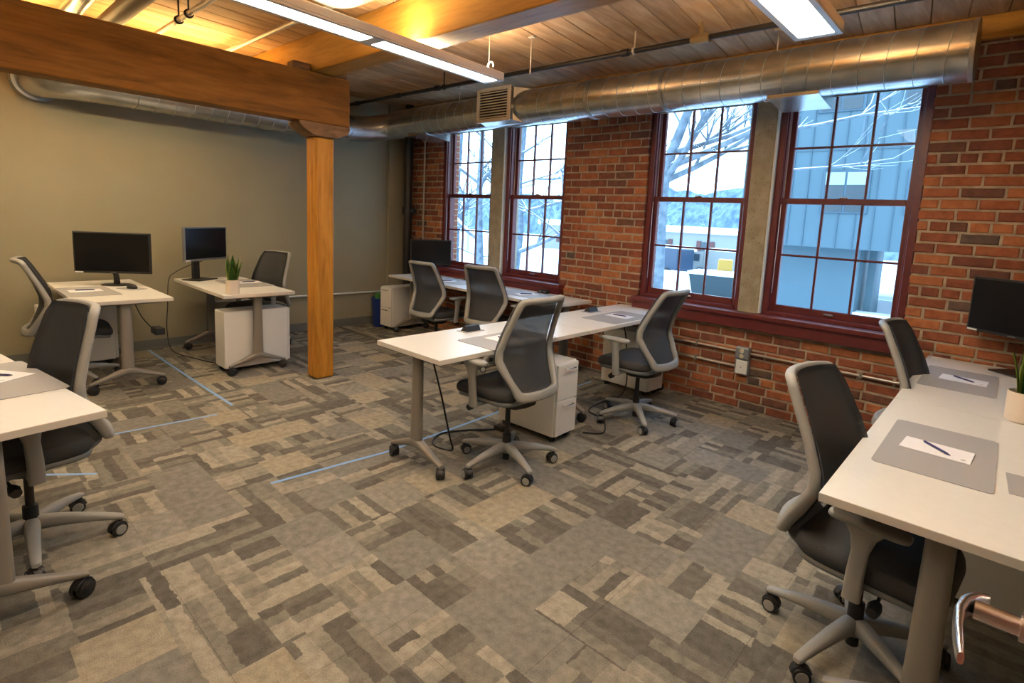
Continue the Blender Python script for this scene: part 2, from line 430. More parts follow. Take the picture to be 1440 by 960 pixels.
def isedge(x): return any(abs(x-o) < .002 for w_ in OPEN for o in w_[:2])
wts = [5, 5, 3.2, 3.4, 3, 1.2, .55]
def key(bk):
    cx, cz = (bk[0]+bk[1])/2, (bk[2]+bk[3])/2
    hid = 0
    if cx > .45: hid = 9
    if cx < -2.8: hid = 3
    if cz > 2.6 and cx < -.3: hid = 9
    return math.hypot(cx, W, cz-1.5)+hid
bricks.sort(key=key)
proto_b = {}
bmS = bmesh.new()
for i, (a, b, z0, z1) in enumerate(bricks):
    mi = rnd.choices(range(7), wts)[0]
    if i < 300:
        L_ = b-a; cx, cz = (a+b)/2, (z0+z1)/2
        eL, eR = isedge(a), isedge(b)
        kk = (round(L_/.006), mi, eL, eR)
        if kk not in proto_b:
            bm = bmesh.new(); brick_bm(bm, -L_/2, L_/2, -(z1-z0)/2, (z1-z0)/2, 0, eL, eR)
            for v in bm.verts: v.co.y -= W
            o = link('brick', bm, M_brick[mi], wall_b); proto_b[kk] = o
        else:
            o = proto_b[kk].copy(); COL.objects.link(o)
        o.location = (cx, W, cz)
        if kk[2] is False and kk[3] is False and rnd.random() < .0: pass
    else:
        brick_bm(bmS, a, b, z0, z1, mi, isedge(a), isedge(b))
o = link('brick_field', bmS, M_brick, wall_b); o['kind'] = 'stuff'
# outer part of the reveals
bm = bmesh.new()
for (a, b, c, d) in OPEN:
    for xx, s in ((a, -1), (b, 1)):
        x0, x1 = (xx-.02, xx+.0) if s < 0 else (xx, xx+.02)
        zz = c
        while zz < d: box(bm, x0, x1, W+.112, W+TH-.005, zz+.006, min(zz+ch-.006, d), .003); zz += ch
link('reveal_bricks', bm, M_brick[1], wall_b)['kind'] = 'stuff'
# ledger timber above the bricks
bm = bmesh.new(); box(bm, G+.05, XE, W-.045, W+.02, 2.80, CE-.002, .004)
struct(link('trim_1', bm, M_beamX), 'dark timber ledger along the top of the brick wall', 'trim')
# pillars between the windows of each pair
for i, (x0, x1) in enumerate(((-4.83, -4.633), (-1.725, -1.555))):
    p = empty('trim_%d' % (i+2)); struct(p, ('concrete pier between the two far windows', 'speckled concrete pier between the two near windows')[i], 'pier')
    bm = bmesh.new(); box(bm, x0, x1, W-.005, W+TH, .80, 2.68, .006); link('pier', bm, M_conc, p)
    bm = bmesh.new(); box(bm, x1, x1+.017, W-.003, W+.06, .845, 2.66, .003); link('caulk_bead', bm, M_caulk, p)
for i, (x0, x1, l) in enumerate(((-5.80, -3.625, 'dark red painted sill under the two far windows'), (-2.735, -.50, 'dark red painted sill under the two near windows'))):
    bm = bmesh.new(); box(bm, x0, x1, 4.475, W+.10, .80, .842, .006, seg=2); box(bm, x0+.01, x1-.01, 4.50, W+.02, .705, .80, .003)
    struct(link('trim_%d' % (i+4), bm, M_paintred), l, 'window sill')
# ---------------------------------------------------------------- windows
def window(n, x0, x1, label):
    root = empty('window_%d' % n); struct(root, label, 'window')
    yf = W+.035; zt = 2.665; zb = .842
    bm = bmesh.new()
    for (a, b) in ((x0, x0+.05), (x1-.05, x1)):
        box(bm, a, b, yf, yf+.16, zb, zt, .004)
    box(bm, x0+.05, x1-.05, yf, yf+.16, zt-.04, zt, .003); box(bm, x0+.05, x1-.05, yf-.01, yf+.16, zb, zb+.03, .003)
    for (a, b) in ((x0+.05, x0+.062), (x1-.062, x1-.05)):          # stops
        box(bm, a, b, yf+.02, yf+.035, zb+.03, zt-.04, .002)
    link('window_frame', bm, M_paintred, root)
    bm = bmesh.new()
    for (a, b) in ((x0+.05, x0+.056), (x1-.056, x1-.05)): box(bm, a, b, yf+.085, yf+.095, 1.79, zt-.05)
    link('balance_track', bm, M_caulk, root)
    a, b = x0+.052, x1-.052
    def sash(name, y0, y1, z0, z1, rb, rt, st=.042):
        bm = bmesh.new()
        box(bm, a, a+st, y0, y1, z0, z1, .003); box(bm, b-st, b, y0, y1, z0, z1, .003)
        box(bm, a+st, b-st, y0, y1, z0, z0+rb, .003); box(bm, a+st, b-st, y0, y1, z1-rt, z1, .003)
        s = link(name, bm, M_paintred, root)
        gx0, gx1, gz0, gz1 = a+st, b-st, z0+rb, z1-rt; ym = (y0+y1)/2
        bm = bmesh.new()
        for k in (1, 2): xx = gx0+(gx1-gx0)*k/3; box(bm, xx-.0085, xx+.0085, ym-.014, ym+.014, gz0, gz1, .003)
        zz = (gz0+gz1)/2; box(bm, gx0, gx1, ym-.0135, ym+.0135, zz-.0085, zz+.0085, .003)
        link('muntins', bm, M_paintred, s)
        for k in range(3):
            for q in range(2):
                xa = gx0+(gx1-gx0)*k/3+.007; xb = gx0+(gx1-gx0)*(k+1)/3-.007
                za = (gz0, zz+.007)[q]; zc = (zz-.007, gz1)[q]
                bm = bmesh.new(); box(bm, xa, xb, ym-.002, ym+.002, za, zc); link('pane', bm, M_glass, s)
        return s
    sash('lower_sash', yf+.045, yf+.083, .872, 1.797, .056, .045)
    sash('upper_sash', yf+.095, yf+.133, 1.752, 2.625, .045, .03)
    bm = bmesh.new(); xm = (a+b)/2; box(bm, xm-.035, xm+.035, yf+.02, yf+.045, .892, .908, .004); link('sash_lift', bm, M_nickel, root)
    bm = bmesh.new(); xm = (a+b)/2; box(bm, xm-.03, xm+.03, yf+.05, yf+.085, 1.797, 1.812, .004); link('sash_lock', bm, M_nickel, root)
    bm = bmesh.new(); box(bm, x0+.055, x1-.055, yf+.012, yf+.03, 2.555, 2.59, .004); link('shade_rail', bm, M_shade, root)
    bm = bmesh.new(); tube(bm, [(x0+.062, yf+.016, 1.02), (x0+.062, yf+.016, 1.745)], .003, 6); link('sash_cord', bm, M_caulk, root)
window(1, -5.775, -4.83, 'six over six sash window nearest the corner, farthest left')
window(2, -4.615, -3.70, 'sash window right of the far concrete pier, snow and a leaning trunk outside')
window(3, -2.71, -1.725, 'sash window with a tree trunk and parked trucks outside, left of the near pier')
window(4, -1.537, -.536, 'sash window filled by the blue grey building, farthest right')
# ---------------------------------------------------------------- ceiling
ceil = empty('ceiling'); struct(ceil, 'plank ceiling of warm weathered boards', 'ceiling')
bm = bmesh.new(); box(bm, G-.15, XE+.15, YB-.15, W+TH, CE+.028, CE+.12); link('deck', bm, M_gap, ceil)
th = R(7.0); pw = .198
# planks are clipped to the room outline
for k in range(-46, 18):
    # plank centre line passes (x0, 4.1) with direction (-sin, cos)
    xc = -2.04 + k*pw
    def X(xx, y): return xx - math.tan(th)*(y-4.06)
    yl, yh = YB-.1, W+.25
    a0, a1 = X(xc-pw/2+.002, yl), X(xc+pw/2-.002, yl); b0, b1 = X(xc-pw/2+.002, yh), X(xc+pw/2-.002, yh)
    if max(a1, b1) < G-.1 or min(a0, b0) > XE+.1: continue
    zo = rnd.uniform(-.0015, .0015)
    bm = bmesh.new(); secs = []
    for yy, q0, q1 in ((yl, a0, a1), (yh, b0, b1)):
        secs.append([Vector(p) for p in ((q0, yy, CE+.026), (q0, yy, CE+.005+zo), (q0+.005, yy, CE+zo), (q1-.005, yy, CE+zo), (q1, yy, CE+.005+zo), (q1, yy, CE+.026))])
    loft(bm, secs)
    for f_ in bm.faces: f_.smooth = False
    for cx_, nn in ((G-.15, (-1,0,0)), (XE+.15, (1,0,0))):
        bmesh.ops.bisect_plane(bm, geom=list(bm.verts)+list(bm.edges)+list(bm.faces), plane_co=(cx_,0,0), plane_no=nn, clear_outer=True)
    if len(bm.faces): link('ceiling_plank', bm, M_plank, ceil)
    else: bm.free()
# ---------------------------------------------------------------- timbers
def prismY(bm, prof, y0, y1, mi=0):
    loft(bm, [[Vector((p[0], y0, p[1])) for p in prof], [Vector((p[0], y1, p[1])) for p in prof]], mi)
bm = bmesh.new(); box(bm, -4.75, -4.563, YB, 2.58, 2.238, 2.640, .008, seg=2)
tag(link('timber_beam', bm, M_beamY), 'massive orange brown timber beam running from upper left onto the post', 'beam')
bm = bmesh.new(); box(bm, G+.003, XE, 2.25, 2.44, 2.644, CE-.001, .006)
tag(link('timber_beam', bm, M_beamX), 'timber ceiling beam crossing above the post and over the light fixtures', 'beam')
for y0, y1, l in ((2.09, 2.246, 'dark wood block on the big beam, left of the crossing beam'), (2.444, 2.57, 'dark wood block on the end of the big beam, right of the crossing beam')):
    bm = bmesh.new(); box(bm, -4.70, -4.585, y0, y1, 2.6405, 2.705, .016, seg=2)
    tag(link('wood_block', bm, M_corbel), l, 'block')
bm = bmesh.new(); box(bm, -4.742, -4.572, 2.27, 2.44, 0, 2.125, .014)
tag(link('timber_post', bm, M_post), 'square orange timber post standing in the middle of the office', 'post')
bm = bmesh.new()
prof = [(2.255, 2.126), (2.455, 2.126), (2.56, 2.175), (2.575, 2.215), (2.575, 2.236), (2.125, 2.236), (2.125, 2.21), (2.16, 2.175)]
loft(bm, [[Vector((-4.765, p[0], p[1])) for p in prof], [Vector((-4.545, p[0], p[1])) for p in prof]])
for f_ in bm.faces: f_.smooth = False
bmesh.ops.bevel(bm, geom=list(bm.edges), offset=.006, segments=1, affect='EDGES')
tag(link('wood_corbel', bm, M_corbel), 'weathered brown bolster block between the post and the beam', 'bolster')
# ---------------------------------------------------------------- ducts and pipes
DY, DZ, DR = 4.10, 2.622, .168
duct = empty('spiral_duct', (0,0,0)); tag(duct, 'large galvanised spiral duct running along the top of the windows', 'duct')
bm = bmesh.new(); pts = [(-.315, DY, DZ), (-5.6, DY, DZ)]
tube(bm, pts, DR, 40, caps=True, up0=(0,0,1)); link('duct_tube', bm, M_duct, duct, smooth=True, ang=40)
bm = bmesh.new(); n0 = []
x = -.43; first = None
bm = bmesh.new(); tube(bm, [(math.cos(2*PI*i/40)*0+.02*math.cos(2*PI*i/40), math.sin(2*PI*i/40)*(DR-.0008), math.cos(2*PI*i/40)*(DR-.0008)) for i in range(40)], .0026, 6, closed=True)
rg = link('duct_seam', bm, M_ridge, duct, smooth=True); rg.location = (x, DY, DZ)
x -= .150
while x > -5.55:
    if not (-4.45 < x < -3.82):
        o = rg.copy(); COL.objects.link(o); o.location = (x, DY, DZ)
    x -= .150
for xx in (-.322, -2.28, -3.02):
    bm = bmesh.new(); tube(bm, [(xx+.012, DY, DZ), (xx-.012, DY, DZ)], DR+.007, 40); link('duct_collar', bm, M_ridge, duct, smooth=True, ang=40)
# supply box with grille
dbx = empty('supply_diffuser'); tag(dbx, 'square galvanised supply box with a louvred grille on the duct side', 'air vent')
bm = bmesh.new(); box(bm, -4.36, -3.90, 3.90, 3.945, 2.485, 2.80, .003)
b_ = [Vector((-4.36,3.945,2.485)), Vector((-3.90,3.945,2.485)), Vector((-3.90,3.945,2.80)), Vector((-4.36,3.945,2.80))]
c2 = [Vector((-4.40,DY,2.455)), Vector((-3.74,DY,2.455)), Vector((-3.74,DY,2.79)), Vector((-4.40,DY,2.79))]
loft(bm, [b_, c2])
for f_ in bm.faces: f_.smooth = False
link('vent_box', bm, M_duct, dbx)
bm = bmesh.new()
for q in ((-4.37, -3.89, 2.475, 2.51), (-4.37, -3.89, 2.775, 2.81), (-4.37, -4.33, 2.51, 2.775), (-3.93, -3.89, 2.51, 2.775)): box(bm, q[0], q[1], 3.885, 3.90, q[2], q[3], .002)
link('grille_frame', bm, M_fixt, dbx)
bm = bmesh.new(); box(bm, -4.33, -3.93, 3.8985, 3.8995, 2.51, 2.775); link('grille_back', bm, M_dark, dbx)
sl = None
for i in range(10):
    zz = 2.524+i*.0265
    if sl is None:
        bm = bmesh.new(); box(bm, -.2, .2, -.006, .006, -.006, .004, .001); sl = link('slat', bm, M_fixt, dbx); o = sl
    else: o = sl.copy(); COL.objects.link(o)
    o.location = (-4.13, 3.890, zz); o.rotation_euler = (R(25), 0, 0)
for (x0, x1, l) in ((-1.46, -1.12, 'flat galvanised outlet box behind the duct above the near windows'), (-5.75, -5.40, 'flat galvanised outlet box behind the duct near the corner')):
    bm = bmesh.new(); prof = [(4.02, 2.452), (4.36, 2.418), (4.38, 2.42), (4.38, 2.60), (4.02, 2.60)]
    loft(bm, [[Vector((x0, p[0], p[1])) for p in prof], [Vector((x1, p[0], p[1])) for p in prof]])
    for f_ in bm.faces: f_.smooth = False
    tag(link('duct_outlet_box', bm, M_duct), l, 'duct box')
# duct on the left wall
d2 = empty('wall_duct'); tag(d2, 'galvanised round duct along the left wall behind the big beam', 'duct')
bm = bmesh.new()
pts = crv([(-5.55, DY, DZ), (-5.85, DY, DZ), (-6.15, DY-.10, 2.58), (-6.28, DY-.42, 2.52), (-6.30, 3.2, 2.495), (-6.30, 2.2, 2.495), (-6.30, 1.35, 2.495), (-6.31, 1.05, 2.495), (-6.36, .88, 2.49), (-6.48, .78, 2.49), (-6.566, .76, 2.49)], 5)
rs = [.166-.016*min(1, max(0, (i-6)/12)) for i in range(len(pts))]
tube(bm, pts, rs, 32); link('duct_tube', bm, M_duct, d2, smooth=True, ang=40)
rg2 = None; y = 1.42
while y < 3.55:
    if rg2 is None:
        bm = bmesh.new(); tube(bm, [(math.sin(2*PI*i/32)*.1502, .015*math.cos(2*PI*i/32), math.cos(2*PI*i/32)*.1502) for i in range(32)], .0026, 6, closed=True)
        rg2 = link('duct_seam', bm, M_ridge, d2, smooth=True); o = rg2
    else: o = rg2.copy(); COL.objects.link(o)
    o.location = (-6.30, y, 2.495); y += .15
bm = bmesh.new(); tube(bm, [(-6.56, .76, 2.49), (-6.50, .77, 2.49)], .175, 32); link('wall_collar', bm, M_steel, d2, smooth=True, ang=40)
def pipe(name, pts, r, mt, label, cat='pipe', extra=None):
    root = empty(name); tag(root, label, cat)
    bm = bmesh.new(); tube(bm, pts, r, 12); link('pipe_run', bm, mt, root, smooth=True, ang=50)
    if extra: extra(root)
    return root
def ex1(root):
    for xx in (-2.40, -5.35, -4.66, -6.2):
        bm = bmesh.new(); tube(bm, [(xx-.03, 3.6, 2.80), (xx+.03, 3.6, 2.80)], .027, 12); link('pipe_coupling', bm, M_pipeb, root, smooth=True, ang=50)
    for xx in (-4.55, -2.32):
        bm = bmesh.new(); tube(bm, [(xx, 3.6, 2.80), (xx, 3.6, CE)], .006, 8); tube(bm, [(xx-.008, 3.6, 2.80), (xx+.008, 3.6, 2.80)], .028, 12); link('pipe_hanger', bm, M_pipeb if xx < -4 else M_pipew, root, smooth=True, ang=50)
    bm = bmesh.new(); tube(bm, [(-1.86, 3.6, 2.80), (-1.73, 3.6, 2.80)], .034, 12); tube(bm, [(-1.795, 3.6, 2.80), (-1.795, 3.6, 2.87)], [.03, .018], 12)
    tube(bm, [(-1.795, 3.6, 2.87), (-1.795, 3.6, 2.91)], [.012, .004], 8); link('sprinkler_head', bm, mat('brass_fitting', (.28,.2,.10), .4, .6), root, smooth=True, ang=50)
pipe('sprinkler_pipe', [(-6.45, 3.6, 2.80), (XE-.02, 3.6, 2.80)], .019, M_pipeb, 'thin black sprinkler pipe hung across the planks in front of the duct', 'pipe', ex1)
pipe('ceiling_conduit', [(-6.5, 1.92, 2.86), (XE-.02, 1.92, 2.86)], .017, M_pipew, 'pale pipe along the ceiling close to the crossing beam')
def ex3(root):
    for xx in (-4.66, -4.45):
        bm = bmesh.new(); tube(bm, [(xx, 1.32, 2.80), (xx, 1.32, CE)], .006, 8); tube(bm, [(xx-.008, 1.32, 2.79), (xx+.008, 1.32, 2.79)], .03, 12); link('pipe_hanger', bm, M_pipeb, root, smooth=True)
pipe('ceiling_conduit', [(-6.5, 1.32, 2.79), (-3.6, 1.32, 2.79), (XE-.02, 1.32, 2.79)], .019, M_pipew, 'pale pipe with a hanger rod crossing over the big beam', 'pipe', ex3)
pipe('round_duct', [(-6.5, 1.02, 2.78), (-3.4, 1.02, 2.78)], .062, mat('dark_wrapped_duct', (.12,.09,.06), .5, .3), 'dark round duct crossing above the big beam, right of the silver one', 'duct')
pipe('round_duct', [(-6.5, .80, 2.78), (-3.4, .80, 2.78)], .055, M_duct, 'silver round duct crossing above the big beam, farthest left', 'duct')
bm = bmesh.new(); pad(bm, .36, .62, 2.72, 2.93, .09, -3.05, 1.70, n=36, p=.6)
tag(link('wrapped_duct_branch', bm, M_ins, smooth=True), 'crumpled pale wrapped duct piece at the ceiling behind the long light', 'duct wrap')
def rod(x, y, z0, label):
    r0 = empty('hanger_rod', (x, y, z0)); tag(r0, label, 'hanger rod')
    bm = bmesh.new(); tube(bm, [(0,0,0), (0,0,CE-z0)], .005, 8); link('rod', bm, M_pipew, r0, smooth=True)
    bm = bmesh.new(); box(bm, -.03, .03, -.015, .015, CE-z0-.012, CE-z0, .002); link('rod_plate', bm, M_pipew, r0)
rod(-3.07, 3.28, 2.66, 'thin pale rod hanging from the planks right of the long light end')
rod(-1.45, DY, DZ+DR-.005, 'pale rod holding the duct near its right end')
rod(-4.9, DY, DZ+DR-.005, 'rod holding the duct near the corner')
# pipes in the corner
def ex2(root):
    for zz in (1.55,):
        bm = bmesh.new(); tube(bm, [(-6.32, 4.44, zz-.05), (-6.32, 4.44, zz+.05)], .075, 20); tube(bm, [(-6.32, 4.44, zz), (-6.16, 4.44, zz)], .03, 12); link('pipe_clamp', bm, M_pipeblk, root, smooth=True, ang=50)
pipe('drain_pipe', [(-6.32, 4.44, .002), (-6.32, 4.44, CE-.002)], .056, M_pipeblk, 'black vertical drain pipe in the corner beside the bricks', 'pipe', ex2)
pipe('electrical_conduit', crv([(-6.10, 4.535, .75), (-6.10, 4.535, 2.3), (-6.10, 4.53, 2.46), (-6.13, 4.50, 2.53), (-6.2, 4.45, 2.56)], 4), .012, M_cond, 'thin vertical conduit beside the black drain pipe', 'conduit')
def clips(pts):
    def f2(root):
        for p in pts:
            bm = bmesh.new(); box(bm, p[0]-.012, p[0]+.012, p[1]-.014, p[1]+.03, p[2]-.02, p[2]+.028, .004); link('conduit_clip', bm, M_cond, root)
    return f2
pipe('electrical_conduit', [(-3.10, 4.54, .50), (-1.69, 4.54, .50)], .012, M_cond, 'upper conduit on the bricks left of the outlet box', 'conduit', clips([(-2.05, 4.54, .50), (-2.9, 4.54, .5)]))
pipe('electrical_conduit', [(-1.565, 4.54, .497), (XE-.03, 4.54, .497)], .012, M_cond, 'conduit on the bricks running right from the outlet box', 'conduit', clips([(-1.12, 4.54, .497), (-.75, 4.54, .497), (-.1, 4.54, .497)]))
pipe('electrical_conduit', [(-3.10, 4.54, .368), (-1.69, 4.54, .368)], .012, M_cond, 'lower conduit on the bricks left of the outlet box', 'conduit', clips([(-2.05, 4.54, .368)]))
pipe('electrical_conduit', crv([(G+.025, 2.05, .451), (G+.025, 2.9, .443), (G+.025, 4.26, .43)], 2), .012, M_caulk, 'pale conduit along the left wall above the baseboard', 'conduit')
ob = empty('outlet_box', (-1.627, 0, 0)); tag(ob, 'grey metal outlet box with a duplex socket, white covered box below', 'outlet')
bm = bmesh.new(); box(bm, -.06, .06, 4.505, W, .44, .548, .012, seg=2); link('socket_box', bm, M_steel, ob)
for zz in (.472, .516):
    bm = bmesh.new(); cyl(bm, (0, 4.499, zz), .018, .008, 'y', 16); o = link('socket', bm, M_plate, ob, smooth=True, ang=40)
bm = bmesh.new(); box(bm, -.06, .06, 4.52, W, .31, .438, .006, seg=2); link('lower_box', bm, M_steel, ob)
bm = bmesh.new(); box(bm, -.045, .05, 4.513, 4.52, .318, .432, .002); link('cover_plate', bm, M_sticker, ob)
bm = bmesh.new(); cyl(bm, (0, 4.509, .375), .004, .005, 'y', 8); link('cover_screw', bm, M_dark, ob)
# ---------------------------------------------------------------- lights
def fixture(xl, xr, y1, units, rz, label, z0=2.555, h=.062, ml=None, mu=None):
    root = empty('linear_light', ((xl+xr)/2, y1, 0), rz); tag(root, label, 'ceiling light')
    wd = xr-xl; ln = units*1.10+.04
    bm = bmesh.new()
    box(bm, -wd/2, wd/2, -ln, 0, z0+.012, z0+h, .003)
    # bottom rim around the panels
    rim = .032
    box(bm, -wd/2, -wd/2+rim, -ln, 0, z0, z0+.012, .002); box(bm, wd/2-rim, wd/2, -ln, 0, z0, z0+.012, .002)
    box(bm, -wd/2+rim, wd/2-rim, -.04, 0, z0, z0+.012, .002)
    for k in range(1, units+1): box(bm, -wd/2+rim, wd/2-rim, -.04-k*1.10, -.04-k*1.10+.08, z0, z0+.012, .002)
    link('housing', bm, M_fixt, root)
    for k in range(units):
        bm = bmesh.new(); box(bm, -wd/2+rim+.001, wd/2-rim-.001, -.04-(k+1)*1.10+.081, -.041-k*1.10, z0+.004, z0+.0115); link('diffuser', bm, ml or M_lamp, root)
        bm = bmesh.new(); box(bm, -wd/2+.05, wd/2-.05, -.04-(k+1)*1.10+.12, -.08-k*1.10, z0+h+.0005, z0+h+.004); link('uplight', bm, mu or M_up, root)
    for yy in (-.07, -ln+.1):
        bm = bmesh.new(); tube(bm, [(0, yy, z0+h), (0, yy, CE-.004)], .0025, 6); link('suspension_cable', bm, M_pipew, root)
    return root
Lf = fixture(-3.30, -3.10, 3.02, 3, R(3.0), 'long white suspended light with two lit panels ending at the supply box')
bm = bmesh.new(); tube(bm, crv([(.02+.03*math.cos(t), -.07, 2.66+.03*math.sin(t)) for t in [R(a_) for a_ in range(-20, 201, 20)]], 2), .005, 8); link('cable_loop', bm, M_caulk, Lf, smooth=True)
fixture(-1.05, -.81, 3.22, 3, 0, 'white suspended light with one lit panel seen at top right')
fixture(-5.62, -5.42, 2.05, 3, 0, 'suspended light above the left desks, hidden behind the big beam', ml=M_lamp2, mu=M_up2)
# ---------------------------------------------------------------- chairs
REC = [1.0]
def backS(y, z, hw):
    # backrest profile: forward at the lumbar, leaning back above
    kz = [(.47, -.21), (.52, -.195), (.60, -.162), (.70, -.128), (.76, -.128), (.86, -.158), (.96, -.198), (1.06, -.238)]
    for i in range(len(kz)-1):
        if z <= kz[i+1][0] or i == len(kz)-2:
            t = (z-kz[i][0])/(kz[i+1][0]-kz[i][0]); x = kz[i][1]*(1-t)+kz[i+1][1]*t; break
    if z > .76: x = -.128 + (x+.128)*REC[0]
    return Vector((x + .016 - .070*(1-(y/.225)**2), y, z))
def halfw(z):
    kz = [(.49, .165), (.56, .20), (.71, .232), (.82, .222), (1.05, .188)]
    if z <= kz[0][0]: return kz[0][1]
    for i in range(len(kz)-1):
        if z <= kz[i+1][0]:
            t = (z-kz[i][0])/(kz[i+1][0]-kz[i][0]); return kz[i][1]*(1-t)+kz[i+1][1]*t
    return kz[-1][1]
def caster(r=.03, wd=.05, col=M_dark):
    bm = bmesh.new()
    for s in (-1, 1):
        tube(bm, [(-.012, s*.006, r), (-.012, s*wd/2*.92, r), (-.012, s*wd/2, r)], [r, r, r*.8], 20)
        tube(bm, [(-.012, s*(wd/2), r), (-.012, s*(wd/2+.002), r)], [r*.74, r*.68], 16, mi=1)
    tube(bm, [(-.012, -.005, r), (-.012, .005, r)], r*.5, 12)
    tube(bm, [(.0, 0, r*1.2), (0, 0, r*2+.016)], .009, 10)
    for i in range(5):
        a_ = R(20+i*28); 
    secs = []
    for i in range(6):
        a_ = R(10+i*30); p = Vector((-.012+math.cos(a_)*(r+.003), 0, r+math.sin(a_)*(r+.003))); q = Vector((math.cos(a_), 0, math.sin(a_)))
        secs.append(sec(p, (0,1,0), q, wd/2*.55, .004, 8, .5))
    loft(bm, secs)
    return bm
def make_chair(loc, heading, base_rot, label, lift=0.0, rec=1.0):
    REC[0] = rec
    root = empty('office_chair', (loc[0], loc[1], 0), R(heading)); tag(root, label, 'chair', 'grey mesh-backed office chairs')
    # five-star base
    bm = bmesh.new(); br = R(base_rot-heading)
    tube(bm, [(0,0,.082), (0,0,.09), (0,0,.135), (0,0,.142)], [.036, .042, .036, .03], 24)
    for k in range(5):
        a_ = br+k*2*PI/5; u = Vector((math.cos(a_), math.sin(a_), 0)); v = Vector((-u.y, u.x, 0)); secs = []
        for t in (0, .15, .35, .6, .85, .97, 1.0):
            rr = .025+t*.292; zc = .118 - .004*t - .034*t*t; h = .030*(1-t)+.011*t; ww = .029*(1-t)+.017*t
            if t == 1.0: h *= .7; ww *= .7
            secs.append(sec(u*rr+Vector((0,0,zc)), v, (0,0,1), ww, h, 12, .65))
        loft(bm, secs)
    base = link('star_base', bm, M_grey, root, smooth=True, ang=55)
    cm = None
    for k in range(5):
        a_ = br+k*2*PI/5
        if cm is None:
            cm = make_chair.cm
            if cm is None:
                o = link('caster', caster(), [M_dark, M_grey], root, smooth=True, ang=45); make_chair.cm = o.data
            else: o = bpy.data.objects.new('caster', cm); COL.objects.link(o); o.parent = root
            cm = o.data
        else: o = bpy.data.objects.new('caster', cm); COL.objects.link(o); o.parent = root
        o.location = (math.cos(a_)*.305, math.sin(a_)*.305, 0); o.rotation_euler = (0,0,a_+rndc.uniform(-1.4,1.4))
    bm = bmesh.new(); tube(bm, [(0,0,.035), (0,0,.125), (0,0,.130), (0,0,.20), (0,0,.204), (0,0,.40+lift)], [.022,.022,.027,.027,.016,.016], 16)
    link('gas_lift', bm, M_dark, root, smooth=True, ang=40)
    up = Vector((0,0,lift))
    T = Matrix.Translation(up)
    # mechanism
    bm = bmesh.new(); secs = []
    for x_, ww, h, zc in ((-.17, .06, .018, .41), (-.10, .075, .03, .395), (.03, .085, .034, .39), (.12, .07, .022, .40), (.17, .05, .012, .41)):
        secs.append(sec((x_, 0, zc+lift), (0,1,0), (0,0,1), ww, h, 12, .5))
    loft(bm, secs); link('tilt_mechanism', bm, M_dark, root, smooth=True, ang=50)
    for s in (-1, 1):
        bm = bmesh.new(); tube(bm, [(.09, s*.06, .395+lift), (.10, s*.20, .385+lift)], .006, 8); tube(bm, [(.10, s*.19, .385+lift), (.10, s*.215, .384+lift), (.10, s*.245, .38+lift)], [.016, .022, .018], 12)
        link('lever', bm, M_dark, root, smooth=True, ang=50)
    # seat
    bm = bmesh.new(); cv = lambda q: (.010*((q.y/.24)**2) - .022*max(0, (q.x-.14)/.12)**2 + lift)
    pad(bm, .485, .46, .445, .513, .022, .045, 0, curve=cv, p=.42, n=40); link('seat_cushion', bm, M_fab, root, smooth=True)
    bm = bmesh.new(); pad(bm, .46, .44, .422, .452, .010, .04, 0, curve=cv, p=.42, n=40); link('seat_pan', bm, M_grey2, root, smooth=True, ang=60)
    # back carrier
    bm = bmesh.new(); secs = []
    for x_, ww, h, zc in ((-.08, .11, .014, .415), (-.13, .125, .018, .42), (-.17, .15, .024, .445), (-.21, .155, .022, .475), (-.232, .13, .012, .50)):
        secs.append(sec((x_, 0, zc+lift), (0,1,0), (-.25,0,1), ww, h, 16, .5))
    loft(bm, secs); link('back_carrier', bm, M_grey2, root, smooth=True, ang=50)
    # back frame ring
    poly = [(.0,.495), (.115,.495), (.165,.505), (.185,.55), (.220,.65), (.233,.715), (.222,.81), (.205,.92), (.192,1.0), (.182,1.035), (.15,1.05), (.0,1.052)]
    half = crv([(p[0], p[1], 0) for p in poly], 4)
    loop = [(p.x, p.y) for p in half] + [(-p.x, p.y) for p in half[-2:0:-1]]
    n = len(loop); secs = []
    for i, (y_, z_) in enumerate(loop):
        p = backS(y_, z_, 0); a_ = loop[i-1]; b_ = loop[(i+1) % n]
        t = (backS(b_[0], b_[1], 0)-backS(a_[0], a_[1], 0)).normalized()
        nrm = (backS(y_, z_+.02, 0)-backS(y_, z_-.02, 0)).cross(backS(y_+.02, z_, 0)-backS(y_-.02, z_, 0)).normalized()
        s_ = t.cross(nrm).normalized()
        wd = .0165 + .012*max(0, 1-abs(z_-.50)/.07) + .007*max(0, 1-abs(z_-.68)/.14)
        secs.append(sec(p+up-Vector((.010,0,0)), s_, nrm, wd, .018 + .004*max(0, 1-abs(z_-.60)/.15), 10, .55))
    loft(bm_ := bmesh.new(), secs, closed=True); bmesh.ops.recalc_face_normals(bm_, faces=list(bm_.faces)); link('back_frame', bm_, M_grey, root, smooth=True)
    # mesh panel
    bm = bmesh.new(); nv, nu = 22, 12; grid = []
    for i in range(nv+1):
        z_ = .505+(1.058-.505)*i/nv; hw = halfw(z_)+.010
        if z_ > 1.0: hw -= (z_-1.0)*.3
        if z_ < .54: hw -= (.54-z_)*.4
        grid.append([bm.verts.new(backS(hw*(2*j/nu-1), z_, 0)+up+Vector((.013+.004*abs(2*j/nu-1)**2,0,0))) for j in range(nu+1)])
    for i in range(nv):
        for j in range(nu): bm.faces.new((grid[i][j], grid[i][j+1], grid[i+1][j+1], grid[i+1][j])).smooth = True
    bmesh.ops.solidify(bm, geom=list(bm.faces), thickness=.003)
    link('mesh_back', bm, M_mesh, root, smooth=True)
